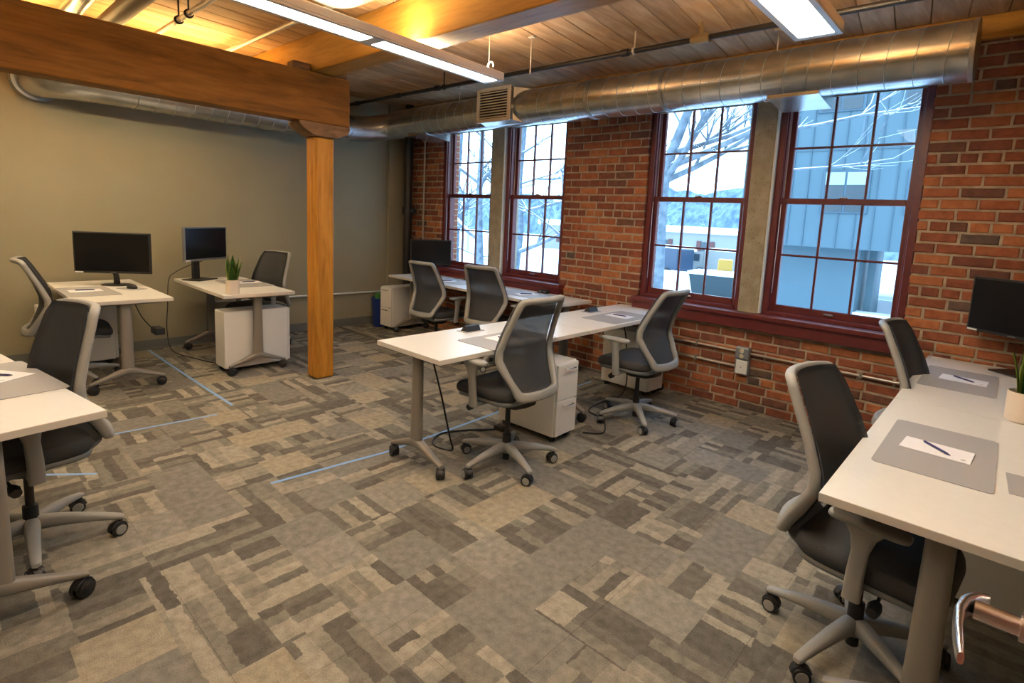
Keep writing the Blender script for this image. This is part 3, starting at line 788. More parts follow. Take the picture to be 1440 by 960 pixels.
    # arms
    for s in (-1, 1):
        bm = bmesh.new()
        P = [((0.030, .14, .418), .022, .012), ((0.040, .235, .418), .024, .013), ((0.042, .262, .428), .026, .016)]
        loft(bm, [sec(Vector((q[0][0], s*q[0][1], q[0][2]+lift)), (1,0,0), (0,0,1), q[1], q[2], 12, .6) for q in P])
        P = [((0.042, .262, .405), .028, .015), ((0.046, .268, .50), .027, .014), ((0.052, .27, .58), .026, .014), ((0.056, .268, .63), .038, .018), ((0.060, .266, .665), .064, .028)]
        loft(bm, [sec(Vector((q[0][0], s*q[0][1], q[0][2]+lift)), (1,0,0), (0,1,0), q[1], q[2], 12, .6) for q in P])
        arm = link('armrest', bm, M_grey, root, smooth=True, ang=60)
        bm = bmesh.new(); pad(bm, .075, .235, .662, .688, .012, .065, s*.262, n=28, p=.55, curve=lambda q: lift - .10*(q.x-.065)**2*2); link('arm_pad', bm, M_grey, arm, smooth=True)
    return root
make_chair.cm = None; rndc = random.Random(5)
CH = [((-2.235, 2.33), 183, 53, 'grey mesh office chair with its back to us at the near middle desk', .02),
      ((-2.09, 3.62), 181, 26, 'grey mesh office chair at the middle desk end nearest the brick wall', .0),
      ((-.275, 2.17), -6, 33, 'grey mesh office chair tucked under the near right desk beside the door lever', -.045),
      ((-.22, 3.62), -4, 50, 'grey mesh office chair at the right desk against the brick wall', -.01),
      ((-3.04, .245), -80, 68, 'grey mesh office chair at the tan lit desk in the left foreground', -.01),
      ((-5.74, .77), 84, 20, 'grey mesh office chair facing the wide black monitor at the left wall', -.04),
      ((-6.00, 2.36), -74, 15, 'dark backed office chair behind the desk with the small potted plant', -.03),
      ((-4.80, 3.78), 94, 30, 'grey mesh office chair under the sill, left of two by the corner monitor', -.05),
      ((-3.98, 3.86), 100, 10, 'grey mesh office chair under the sill, right of two at the window desks', -.02)]
for c, rc in zip(CH, (.8, 1.15, 1, 1, .5, 1, .8, .9, .9)): make_chair(c[0], c[1], c[2], c[3], c[4], rc)
# ---------------------------------------------------------------- desks: local x = long side, local y = depth, origin floor centre
DL, DD, DH = 1.372, .612, .738
def make_desk(loc, rz, label, group='white rolling desks'):
    root = empty('office_desk', (loc[0], loc[1], 0), rz); tag(root, label, 'desk', group)
    bm = bmesh.new(); box(bm, -DL/2+.0015, DL/2-.0015, -DD/2, DD/2, DH-.028, DH, .0015); 
    for f_ in bm.faces:
        if abs(f_.normal.z) < .5 or True:
            f_.normal_update()
        f_.material_index = 0 if f_.calc_center_median().z > DH-.0005 or f_.calc_center_median().z < DH-.0275 else 1
    link('tabletop', bm, [M_white, M_edge], root)
    for s in (-1, 1):
        bm = bmesh.new(); x_ = s*(DL/2-.085)
        loft(bm, [sec((x_, 0, z_), (0,1,0), (1,0,0), a_, b_, 16, .75) for z_, a_, b_ in ((.145, .044, .028), (.2, .043, .027), (DH-.05, .037, .024), (DH-.03, .037, .024))])
        leg = link('leg', bm, M_leg, root, smooth=True, ang=50)
        bm = bmesh.new(); secs = []
        for t in (-1, -.96, -.7, -.4, -.15, 0, .15, .4, .7, .96, 1):
            q = abs(t); zc = .165-.085*q; hh = .030*(1-q)+.011*q; ww = .030*(1-q)+.016*q
            secs.append(sec((x_, t*.245, zc), (1,0,0), (0,0,1), ww, hh, 12, .6))
        loft(bm, secs); link('foot', bm, M_leg, leg, smooth=True, ang=50)
        for t in (-1, 1):
            if make_desk.cm is None:
                o = link('caster', caster(.034, .05), [M_dark, M_dark], root, smooth=True, ang=45); make_desk.cm = o.data
            else: o = bpy.data.objects.new('caster', make_desk.cm); COL.objects.link(o); o.parent = root
            o.location = (x_, t*.235, 0); o.rotation_euler = (0,0,rndc.uniform(-.8,.8)+ (PI/2 if t > 0 else -PI/2))
        bm = bmesh.new(); box(bm, x_-.035, x_+.035, -.24, .24, DH-.045, DH-.028, .004); link('top_bracket', bm, M_leg, root)
    bm = bmesh.new(); box(bm, -DL/2+.12, DL/2-.12, -.03, .03, DH-.075, DH-.045, .006); link('cross_rail', bm, M_dark, root)
    return root
make_desk.cm = None
make_desk((-2.575, 1.815+DL/2), PI/2, 'white desk in the middle of the room, nearer half of the long row')
make_desk((-2.575, 1.817+DL*1.5), PI/2, 'white desk in the middle row, half touching the brick wall')
make_desk((-.055, 1.765+DL/2), PI/2, 'white desk at lower right, the one nearest the camera')
make_desk((-.055, 1.767+DL*1.5), PI/2, 'white desk at right against the brick wall, with a monitor')
make_desk((-5.825, 1.045), 0, 'white desk with the wide black monitor at the left wall')
make_desk((-5.735, 2.0), 0, 'white desk with the small potted plant and square monitor, left of the post')
make_desk((-5.92+DL/2, 4.185), R(-.8), 'white window desk nearest the corner, under the black monitor')
make_desk((-5.918+DL*1.5, 4.166), R(-.8), 'white window desk, right one of two under the far sill')
aA = R(9.0); cA = Vector((-2.466, .424)); ux = Vector((-math.cos(aA), -math.sin(aA))); uy = Vector((math.sin(aA), -math.cos(aA)))
dA = cA+ux*DL/2+uy*DD/2
make_desk((dA.x, dA.y), aA, 'tan lit white desk cut by the left edge of the picture')
# ---------------------------------------------------------------- pedestals: local +x is the drawer front
def make_ped(loc, rz, label, wd=.235, dp=.53, h=.565):
    root = empty('drawer_pedestal', (loc[0], loc[1], 0), rz); tag(root, label, 'cabinet', 'white rolling pedestals')
    bm = bmesh.new(); box(bm, -dp/2, dp/2-.02, -wd/2, wd/2, .045, h, .008, seg=3); link('cabinet_body', bm, M_cab, root)
    zs = [.052, .30, h-.006]
    for k in range(2):
        bm = bmesh.new(); box(bm, dp/2-.019, dp/2, -wd/2+.003, wd/2-.003, zs[k]+.002, zs[k+1]-.002, .004, seg=2); dr = link('drawer', bm, M_cab, root)
        zz = zs[k+1]-.035
        bm = bmesh.new(); tube(bm, [(dp/2-.002, -.055, zz), (dp/2+.022, -.055, zz), (dp/2+.022, .055, zz), (dp/2-.002, .055, zz)], .0045, 8); link('handle', bm, M_chrome, dr, smooth=True, ang=50)
    bm = bmesh.new(); cyl(bm, (dp/2-.001, wd/2-.03, .30), .006, .006, 'x', 12); link('lock', bm, M_chrome, root)
    for sx_ in (-1, 1):
        for sy_ in (-1, 1):
            if make_ped.cm is None:
                o = link('caster', caster(.019, .03), [M_dark, M_dark], root, smooth=True, ang=45); make_ped.cm = o.data
            else: o = bpy.data.objects.new('caster', make_ped.cm); COL.objects.link(o); o.parent = root
            o.location = (sx_*(dp/2-.05), sy_*(wd/2-.04), 0)
    return root
make_ped.cm = None
make_ped((-2.475, 2.88), R(2), 'white two drawer pedestal under the middle desk, handles facing right')
make_ped((-2.56, 4.31), R(-3), 'white pedestal under the middle desk, standing close to the brick wall')
make_ped((-5.325, 2.035), R(90), 'white pedestal turned broadside behind the leg of the plant desk', dp=.58)
make_ped((-6.06, 4.20), R(-88), 'white two drawer pedestal by the blue bin in the corner')
make_ped((-6.265, .90), R(90), 'white pedestal in the shade under the wide monitor desk')
make_ped((.00, 2.87), R(180), 'white pedestal in shade under the near right desk')
# ---------------------------------------------------------------- monitors
def make_monitor(c, yawf, zb, w_, h_, base_xy, label, bez, stand='square', zt=DH, tilt=0, stk=True):
    # yawf: direction the screen faces
    root = empty('computer_monitor', (base_xy[0], base_xy[1], zt), R(yawf)); tag(root, label, 'monitor')
    off = Vector((c[0]-base_xy[0], c[1]-base_xy[1])); ca, sa = math.cos(R(yawf)), math.sin(R(yawf))
    lx, ly = off.x*ca+off.y*sa, -off.x*sa+off.y*ca
    T = Matrix.Translation((lx, ly, zb-zt)) @ Matrix.Rotation(R(-tilt), 4, 'Y')
    bm = bmesh.new(); box(bm, -.03, 0, -w_/2, w_/2, 0, h_, .006, M=T, seg=2); box(bm, -.055, -.03, -w_*.3, w_*.3, h_*.2, h_*.8, .01, M=T); p = link('display_housing', bm, bez, root)
    bz = .014
    bm = bmesh.new(); box(bm, .0, .0015, -w_/2+bz, w_/2-bz, bz*1.5, h_-bz, M=T); link('screen', bm, M_screen, root)
    if stk:
        bm = bmesh.new(); box(bm, .0005, .002, -w_/2+.008, -w_/2+.07, .004, .014, M=T); link('sticker', bm, M_sticker, root)
        bm = bmesh.new(); box(bm, .0005, .0018, -.022, .022, .007, .012, M=T); link('badge', bm, M_bezels, root)
    bm = bmesh.new()
    if stand == 'round':
        loft(bm, [sec((0, 0, z_), (1,0,0), (0,1,0), a_, b_, 28) for z_, a_, b_ in ((0, .09, .125), (.006, .09, .125), (.012, .07, .10))])
        link('stand_base', bm, M_bezel, root, smooth=True, ang=50)
        bm = bmesh.new(); loft(bm, [sec((x_, 0, z_), (1,0,0), (0,1,0), .012, b_, 12, .6) for x_, z_, b_ in ((0, .008, .026), (lx*.3-.02, .08, .022), (lx-.035, zb-zt+.06, .022))]); link('stand_neck', bm, M_dark, root, smooth=True, ang=50)
    else:
        box(bm, -.09, .11, -.13, .13, 0, .010, .005, seg=2); link('stand_base', bm, M_bezel, root)
        bm = bmesh.new(); zc = zb-zt+h_*.45; box(bm, -.05, -.02, -.042, .042, .008, zc, .004); box(bm, min(-.05, lx-.05), lx-.03, -.035, .035, zc-.06, zc, .004); link('stand_neck', bm, M_dark, root)
    return root
make_monitor((-6.02, 1.13), -35, .853, .59, .365, (-6.10, 1.17), 'wide black monitor on a round base at the left wall desk', M_bezel, 'round')
make_monitor((-6.17, 1.925), 34, .942, .58, .335, (-6.245, 1.87), 'black monitor with a thin silver rim left of the potted plant', M_bezels, 'square')
make_monitor((-5.70, 4.37), -33, .862, .52, .335, (-5.76, 4.33), 'black monitor in the corner by the drain pipe', M_bezel, 'square')
make_monitor((.045, 4.255), -127, .965, .56, .345, (.13, 4.335), 'black monitor cut by the right edge in front of the bricks', M_bezel, 'square', tilt=0)
# ---------------------------------------------------------------- desk pads, notepads, pens
def rrect(bm, w_, d_, z0, z1, r, mi=0):
    pts = []
    for cx_, cy_, a0 in ((w_/2-r, d_/2-r, 0), (-w_/2+r, d_/2-r, 90), (-w_/2+r, -d_/2+r, 180), (w_/2-r, -d_/2+r, 270)):
        for k in range(6): a_ = R(a0+k*18); pts.append(Vector((cx_+r*math.cos(a_), cy_+r*math.sin(a_), 0)))
    loft(bm, [[p+Vector((0,0,z0)) for p in pts], [p+Vector((0,0,z1)) for p in pts]], mi)
    for f_ in bm.faces: f_.smooth = False
pm = nm = qm = None
def place(c, rz, where, pen=35, noff=(0,0), w_=.60, d_=.34, note=True):
    global pm, nm, qm
    z = DH+.0004
    if pm is None:
        bm = bmesh.new(); rrect(bm, .60, .34, 0, .0022, .022); o = link('desk_pad', bm, M_mat); pm = o.data
    else: o = bpy.data.objects.new('desk_pad', pm); COL.objects.link(o)
    o.location = (c[0], c[1], z); o.rotation_euler = (0,0,rz); tag(o, 'grey rounded desk pad '+where, 'desk pad', 'grey desk pads')
    if not note: return
    ca, sa = math.cos(rz), math.sin(rz); nx, ny = c[0]+noff[0]*ca-noff[1]*sa, c[1]+noff[0]*sa+noff[1]*ca
    n_ = empty('notepad', (nx, ny, z+.0024), rz); tag(n_, 'slim white notepad lying on the pad '+where, 'notepad', 'white notepads')
    bm = bmesh.new(); box(bm, -.108, .108, -.07, .07, 0, .004, .0006); link('paper', bm, M_paper, n_)
    bm = bmesh.new(); cyl(bm, (.085, -.045, .004), .008, .0004, 'z', 16); link('printed_mark', bm, M_logo, n_)
    p_ = empty('ballpoint_pen', (nx, ny, z+.0068+.0048), rz+R(pen)); tag(p_, 'navy pen lying across the notepad '+where, 'pen', 'navy pens')
    bm = bmesh.new(); tube(bm, [(-.062, 0, 0), (-.058, 0, 0), (.05, 0, 0)], [.003, .0046, .0046], 12); link('barrel', bm, M_pen, p_, smooth=True, ang=50)
    bm = bmesh.new(); tube(bm, [(.05, 0, 0), (.066, 0, 0)], [.0044, .001], 12); link('tip', bm, M_pen, p_, smooth=True)
place((-.122, 2.47), PI/2+R(0), 'on the near right desk', -62+180, (.0, .00)) if False else None
# pads of desks in the middle and right rows run along y; notepads lie across them as in the photograph
def place2(c, padrz, where, nc, nrz, pen):
    global pm
    place(c, padrz, where, note=False)
    z = DH+.0028
    n_ = empty('notepad', (nc[0], nc[1], z), nrz); tag(n_, 'slim white notepad lying on the pad '+where, 'notepad', 'white notepads')
    bm = bmesh.new(); box(bm, -.108, .108, -.07, .07, 0, .004, .0006); link('paper', bm, M_paper, n_)
    bm = bmesh.new(); cyl(bm, (.085, -.045, .004), .008, .0004, 'z', 16); link('printed_mark', bm, M_logo, n_)
    p_ = empty('ballpoint_pen', (nc[0], nc[1], z+.0090), nrz+R(pen)); tag(p_, 'navy pen lying across the notepad '+where, 'pen', 'navy pens')
    bm = bmesh.new(); tube(bm, [(-.066, 0, 0), (-.058, 0, 0), (.05, 0, 0)], [.0026, .0046, .0046], 12); link('barrel', bm, M_pen, p_, smooth=True, ang=50)
    bm = bmesh.new(); tube(bm, [(.05, 0, 0), (.066, 0, 0)], [.0044, .001], 12); link('tip', bm, M_pen, p_, smooth=True)
place2((-.125, 2.468), PI/2, 'on the near right desk', (-.130, 2.465), R(-3), -44)
place2((-.150, 3.852), PI/2, 'on the right desk by the brick wall', (-.13, 3.86), R(-3), -38)
place2((-2.425, 2.505), PI/2, 'beside the near middle desk socket', (-2.42, 2.455), R(2), -10)
place2((-2.465, 3.865), PI/2, 'on the middle desk end by the brick wall', (-2.475, 3.905), R(0), 5)
place2((-5.76, .905), R(2), 'in front of the wide monitor', (-5.79, .895), R(90), -8)
place2((-5.80, 2.14), R(2), 'behind the small potted plant', (-5.82, 2.19), R(85), 10)
place2((-5.02, 4.20), R(0), 'on the corner window desk', (-5.05, 4.12), R(60), 15)
place2((-3.85, 4.17), R(0), 'on the right window desk', (-3.80, 4.16), R(65), -12)
pA = Vector((-3.13, .165)); place2((pA.x, pA.y), aA, 'on the tan lit desk at the left edge', (-3.20, .185), aA+R(25), 10)
# stray pad at the right edge of the near right desk
bm = bmesh.new(); rrect(bm, .34, .20, 0, .0022, .004); o = link('desk_pad', bm, M_mat); o.location = (.245, 2.33, DH+.0004); o.rotation_euler = (0,0,R(3)); tag(o, 'grey pad corner cut by the right edge on the near right desk', 'desk pad')
# ---------------------------------------------------------------- desk power modules and mouse
def power(c, rz, where):
    root = empty('desk_power_module', (c[0], c[1], DH), rz); tag(root, 'small black desk power block '+where, 'power block', 'black desk power blocks')
    bm = bmesh.new(); box(bm, -.085, .085, -.05, .05, 0, .003, .001); link('trim_plate', bm, M_mat, root)
    bm = bmesh.new(); pr = [(-.035, .003), (.035, .003), (.02, .038), (.0, .042)]
    loft(bm, [[Vector((x_, p[0], p[1])) for p in pr] for x_ in (-.06, .06)])
    for f_ in bm.faces: f_.smooth = False
    link('socket_block', bm, M_dark, root)
    bm = bmesh.new()
    for x_ in (-.03, .03): box(bm, x_-.016, x_+.016, -.0305, -.026, .012, .03, .001, M=Matrix.Translation((0,.004,0)))
    link('socket', bm, M_grey2, root)
power((-2.765, 2.475), -PI/2, 'on the near half of the middle row')
power((-2.775, 3.90), -PI/2, 'on the middle row near the brick wall')
power((-5.02, 4.43), 0, 'on the corner window desk')
power((-3.78, 4.41), 0, 'on the right window desk')
mo = empty('computer_mouse', (-5.80, 1.215, DH), R(20)); tag(mo, 'black mouse on a small square mat beside the wide monitor', 'mouse')
bm = bmesh.new(); box(bm, -.10, .10, -.07, .07, 0, .003, .001); link('mouse_mat', bm, M_mat, mo)
bm = bmesh.new(); loft(bm, [sec((0,0,z_), (1,0,0), (0,1,0), a_, b_, 20) for z_, a_, b_ in ((.003,.055,.032), (.02,.053,.03), (.036,.036,.02), (.041,.015,.008))]); link('mouse_body', bm, M_dark, mo, smooth=True)
# ---------------------------------------------------------------- plants
def plant(c, label, seed, hh=.27, r=.056, ph=.125):
    root = empty('potted_snake_plant', (c[0], c[1], DH)); tag(root, label, 'plant'); rn = random.Random(seed)
    bm = bmesh.new(); prof = [(r*.9, 0), (r, .004), (r*1.02, ph), (r*.94, ph), (r*.92, ph-.02)]
    loft(bm, [sec((0,0,z_), (1,0,0), (0,1,0), a_, a_, 32) for a_, z_ in prof], caps=False)
    bm.faces.new([bm.verts.new(p) for p in sec((0,0,.001), (1,0,0), (0,1,0), r*.9, r*.9, 32)][::-1])
    link('pot', bm, M_pot, root, smooth=True, ang=45)
    bm = bmesh.new(); cyl(bm, (0,0,ph-.025), r*.93, .008, 'z', 24); link('soil', bm, M_soil, root)
    for k in range(7):
        a_ = k*2.4+rn.uniform(-.3,.3); rad = (.008 if k < 3 else .026)*rn.uniform(.8,1.2); ht = hh*(1 if k < 3 else rn.uniform(.62,.92)); lean = (.02 if k < 3 else rn.uniform(.03,.06))
        u = Vector((math.cos(a_), math.sin(a_), 0)); v = Vector((-u.y, u.x, 0)); bm = bmesh.new(); rows = []
        tw = rn.uniform(-.5,.5)
        for i in range(9):
            t = i/8; ww = .031*(math.sin(PI*min(1, t*.72+.22))**.8)*(1-t**6)+.0005; p = u*(rad+lean*t**1.6)+Vector((0,0,ph-.02+ht*t))
            vv = (v*math.cos(tw*t)+u*math.sin(tw*t)); nn = (u*math.cos(tw*t)-v*math.sin(tw*t))
            rows.append([p-vv*ww-nn*-.004, p-vv*ww*.72-nn*.000, p-nn*.004, p+vv*ww*.72, p+vv*ww+nn*.004])
        vr = [[bm.verts.new(q) for q in rw] for rw in rows]
        for i in range(8):
            for j in range(4):
                f_ = bm.faces.new((vr[i][j], vr[i][j+1], vr[i+1][j+1], vr[i+1][j])); f_.smooth = True; f_.material_index = 1 if j in (0, 3) else 0
        bmesh.ops.solidify(bm, geom=list(bm.faces), thickness=.002)
        link('leaf', bm, [M_leaf, M_leafe], root, smooth=True)
plant((-5.135, 1.795), 'small snake plant in a white pot on the desk left of the post', 3, .235, .053, .125)
plant((.112, 3.20), 'snake plant in a white pot at the right edge of the picture', 8, .30, .060, .135)
# ---------------------------------------------------------------- tape on the carpet
def tape(pts, label, wd=.022):
    bm = bmesh.new(); secs = []
    for i, p in enumerate(pts):
        a_, b_ = pts[max(0, i-1)], pts[min(len(pts)-1, i+1)]; t = Vector((b_[0]-a_[0], b_[1]-a_[1], 0)).normalized(); s_ = Vector((-t.y, t.x, 0)); q = Vector((p[0], p[1], 0))
        secs.append([q-s_*wd/2+Vector((0,0,.0004)), q+s_*wd/2+Vector((0,0,.0004)), q+s_*wd/2+Vector((0,0,.0012)), q-s_*wd/2+Vector((0,0,.0012))])
    loft(bm, secs); 
    for f_ in bm.faces: f_.smooth = False
    tag(link('tape_strip', bm, M_tape), label, 'tape')
tape([(-2.94, 1.20), (-2.90, 1.6), (-2.87, 1.87), (-2.885, 2.3), (-2.92, 2.95), (-2.93, 4.2)], 'blue tape line running under the middle desks')
tape([(-4.27, .58), (-4.25, .9), (-4.22, 1.35)], 'faded blue tape line on the carpet left of the post')
tape([(-6.52, 1.48), (-5.6, 1.485), (-4.97, 1.49), (-4.35, 1.50)], 'blue tape line running from the left wall between the two left desks')
tape([(-3.92, .29), (-3.78, .45), (-3.68, .57)], 'short torn blue tape piece beside the left foreground chair')
# ---------------------------------------------------------------- cables, bin
def cable(pts, r, mt, label, extra=None, k=6):
    root = empty('power_cable'); tag(root, label, 'cable'); bm = bmesh.new(); tube(bm, crv(pts, k), r, 8); link('cord', bm, mt, root, smooth=True)
    if extra:
        bm = bmesh.new(); box(bm, *extra, .006, seg=2); link('plug', bm, M_dark, root)
cable([(-6.20, 1.93, 1.0), (-6.24, 1.90, .93), (-6.30, 1.80, .88), (-6.40, 1.70, .80), (-6.44, 1.655, .72), (-6.45, 1.64, .45), (-6.42, 1.62, .2), (-6.25, 1.62, .03), (-5.9, 1.72, .006), (-5.62, 1.80, .006), (-5.50, 1.86, .006)], .004, M_dark, 'thin black cable looping from the square monitor down to the carpet', (-5.56, -5.48, 1.83, 1.87, .0, .028))
cable([(-5.50, 1.15, .70), (-5.48, 1.20, .55), (-5.42, 1.25, .46), (-5.36, 1.27, .44)], .004, M_dark, 'black cable with a plug dangling beside the wide monitor desk leg', (-5.38, -5.24, 1.24, 1.31, .415, .47))
cable([(-2.62, 2.02, .70), (-2.60, 2.10, .4), (-2.58, 2.16, .12), (-2.60, 2.2, .008), (-2.72, 2.16, .008), (-2.82, 2.22, .008), (-2.86, 2.33, .008), (-2.80, 2.48, .008), (-2.72, 2.58, .008), (-2.65, 2.68, .008)], .006, M_dark, 'black cord coiled on the carpet below the near middle desk', (-2.69, -2.60, 2.66, 2.71, .0, .032))
cable([(-2.2, 2.99+.1, .008), (-2.1, 3.2, .008), (-2.25, 3.42, .008), (-2.45, 3.5, .008), (-2.5, 3.75, .008), (-2.4, 3.95, .1), (-2.45, 4.0, .5), (-2.5, 4.0, .69)], .006, M_dark, 'black cord on the carpet between the middle pedestals')
bn = empty('recycling_bin', (-6.31, 4.01, 0)); tag(bn, 'blue recycling bin beside the corner pedestal', 'bin')
bm = bmesh.new(); loft(bm, [sec((0,0,z_), (1,0,0), (0,1,0), a_, a_, 20, .5) for z_, a_ in ((0,.07), (.004,.072), (.36,.088), (.37,.095), (.385,.095), (.385,.084), (.02,.066))]); link('bin_body', bm, M_blue, bn, smooth=True, ang=40)
bm = bmesh.new(); box(bm, -6.36, -6.27, 3.96, 4.05, .30, .45, .02, seg=2); tag(link('green_box', bm, M_green), 'green box sticking out of the blue bin', 'box')
# ---------------------------------------------------------------- door with lever
dr = empty('door_1', (.099, 0, 0)); struct(dr, 'open door leaf just outside the right edge with a lever handle', 'door')
bm = bmesh.new(); box(bm, 0, .044, .22, 1.115, .01, 2.08, .003); link('door_leaf', bm, M_door, dr)
hd = empty('door_handle', (0, 1.045, .955)); hd.parent = dr
bm = bmesh.new(); tube(bm, [(0,0,0), (-.006,0,0), (-.010,0,0)], [.038, .038, .033], 32); tube(bm, [(-.008,0,0), (-.018,0,0)], .018, 24); tube(bm, [(-.018,0,0), (-.024,0,0)], .021, 24); link('rose', bm, M_nickel, hd, smooth=True, ang=40)
bm = bmesh.new(); tube(bm, [(-.022,0,0), (-.078,0,0)], .0145, 20)
lv = []
for (x_, y_, hh, tt) in ((-.062, .030, .016, .004), (-.076, .022, .018, .007), (-.090, -.004, .018, .0075), (-.095, -.035, .017, .007), (-.093, -.085, .016, .006), (-.088, -.13, .013, .005), (-.086, -.142, .009, .004)):
    lv.append((x_, y_, hh, tt))
secs = []
for i, q in enumerate(lv):
    a_ = lv[max(0, i-1)]; b_ = lv[min(len(lv)-1, i+1)]; t = Vector((b_[0]-a_[0], b_[1]-a_[1], 0)).normalized(); nn = Vector((-t.y, t.x, 0))
    secs.append(sec((q[0], q[1], 0), nn, (0,0,1), q[3], q[2], 14, .7))
loft(bm, secs); link('lever', bm, M_nickel, hd, smooth=True, ang=60)
# ---------------------------------------------------------------- outside
GZ = -2.6
bm = bmesh.new(); nx, ny = 40, 40; V = []
for i in range(nx+1):
    V.append([])
    for j in range(ny+1):
        x_ = -150+i*220/nx; y_ = 5.2+(j/ny)**1.6*240
        z_ = GZ + .15*math.sin(x_*.7)*math.cos(y_*.5)
        V[-1].append(bm.verts.new((x_, y_, z_)))
for i in range(nx):
    for j in range(ny): bm.faces.new((V[i][j], V[i+1][j], V[i+1][j+1], V[i][j+1])).smooth = True
o = link('snowy_ground', bm, M_snow); o['kind'] = 'structure'; o['label'] = 'snow covered ground outside the windows'; o['category'] = 'ground'
bm = bmesh.new(); V = []; rh = random.Random(2)
for i in range(121):
    x_ = -220+i*2.6; h = 13+2.5*math.sin(i*.11)+1.5*math.sin(i*.37)+rh.uniform(-.7,.7)
    V.append([bm.verts.new((x_, 118, GZ-1)), bm.verts.new((x_, 122, GZ+h*.5)), bm.verts.new((x_, 128+rh.uniform(-2,2), GZ+h)), bm.verts.new((x_, 145, GZ+h*.6))])
for i in range(120):
    for j in range(3): bm.faces.new((V[i][j], V[i+1][j], V[i+1][j+1], V[i][j+1]))
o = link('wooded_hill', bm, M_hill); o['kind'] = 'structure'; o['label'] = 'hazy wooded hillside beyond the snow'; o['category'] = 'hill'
# blue grey building
YF = 18.0; bx0, bx1 = -7.0, 9.0
bl = empty('blue_grey_building', (bx0, YF, GZ)); tag(bl, 'blue grey sided building filling the rightmost window view', 'building')
ctr = Vector((bx0, YF, GZ))
def lb(bm, a, b, c, d, e, g, **k): box(bm, a-ctr.x, b-ctr.x, c-ctr.y, d-ctr.y, e-ctr.z, g-ctr.z, **k)
bm = bmesh.new(); lb(bm, bx0, bx1, YF, YF+5, 1.14, 12.5); link('upper_volume', bm, M_siding, bl)
bm = bmesh.new(); lb(bm, bx0+.8, -3.55, YF+.9, YF+4.9, GZ, 1.14); lb(bm, -3.55, bx1, YF+.9, YF+1.3, GZ, -.95); link('lower_volume', bm, M_siding, bl)
bm = bmesh.new(); x_ = bx0+.15
sm = None
while x_ < bx1:
    if sm is None:
        b2 = bmesh.new(); box(b2, -.010, .010, -.03, 0, 0, 11.3); sm = link('siding_seam', b2, M_seam, bl); o = sm
    else: o = sm.copy(); COL.objects.link(o)
    o.location = (x_-ctr.x, 0, 1.16-ctr.z); x_ += .46
bm.free()
bm = bmesh.new()
for zz in (4.0, 6.9): lb(bm, bx0, bx1, YF-.03, YF, zz, zz+.02)
link('panel_joint', bm, M_seam, bl)
for zz in (2.22, 5.15, 8.1):
    for (xa, ww) in ((-4.55, 1.15), (-2.42, 1.05), (-6.4, .0), (.4, 1.1), (3.0, 1.1)):
        if ww == 0: continue
        if zz > 5: xa += -.35
        bm = bmesh.new()
        lb(bm, xa-.05, xa+ww+.05, YF-.06, YF+.02, zz-.05, zz+1.2, bev=.01); fr_ = link('window', bm, M_seam, bl)
        for q in range(2):
            x0, x1 = xa+q*ww/2+.03, xa+(q+1)*ww/2-.03
            bm = bmesh.new(); lb(bm, x0, x1, YF-.075, YF-.06, zz+.38, zz+1.14); lb(bm, x0, x1, YF-.075, YF-.06, zz, zz+.33); link('pane', bm, M_bwin, fr_)
            bm = bmesh.new(); lb(bm, x0, x1, YF-.08, YF-.075, zz+.78, zz+1.14); link('blind', bm, M_bshade, fr_)
bm = bmesh.new(); lb(bm, -3.42, -3.22, YF+1.6, YF+2.0, GZ, 1.14); link('column', bm, M_siding, bl)
bm = bmesh.new(); lb(bm, -3.55, bx1, YF+.8, YF+1.5, -.95, -.80); link('wall_snow_cap', bm, M_snow, bl)
# snowy deck with board lines behind the low wall
bm = bmesh.new(); box(bm, -9, 14, YF+5.2, YF+26, GZ-.1, -.75)
for k in range(14): box(bm, -9, 14, YF+5.4+k*.8, YF+5.46+k*.8, -.75, -.60)
dk = tag(link('snowy_deck', bm, M_snow), 'snow dusted deck seen beneath the blue grey building', 'deck')
bm = bmesh.new(); tube(bm, [(-2.3, YF+3, -.5), (-1.4, YF+3, 1.12)], .09, 8); tube(bm, [(-2.3, YF+3, 1.12), (-1.5, YF+3, -.5)], .09, 8)
tag(link('steel_brace', bm, M_teal), 'dark crossed steel braces beneath the blue grey building', 'brace')
# low pale building beyond the lot
lbd = empty('low_building', (-40, 62, GZ)); tag(lbd, 'low pale building with rusty shutters and a snowy roof across the lot', 'building')
bm = bmesh.new(); box(bm, -14, 16, 0, 9, -.2, 3.5); link('wall', bm, M_stucco, lbd)
bm = bmesh.new(); box(bm, -14.6, 16.6, -.6, 9.6, 3.5, 4.3, .15); link('roof', bm, M_snow, lbd)
for xx in (-10, -4.5, 1, 6.5, 12):
    bm = bmesh.new(); box(bm, xx-.55, xx+.55, -.08, .05, 1.2, 2.5); wi = link('window', bm, M_bwin, lbd)
    for s in (-1, 1):
        bm = bmesh.new(); box(bm, xx+s*.85-.28, xx+s*.85+.28, -.12, -.02, 1.1, 2.6); link('shutter', bm, M_rust, wi)
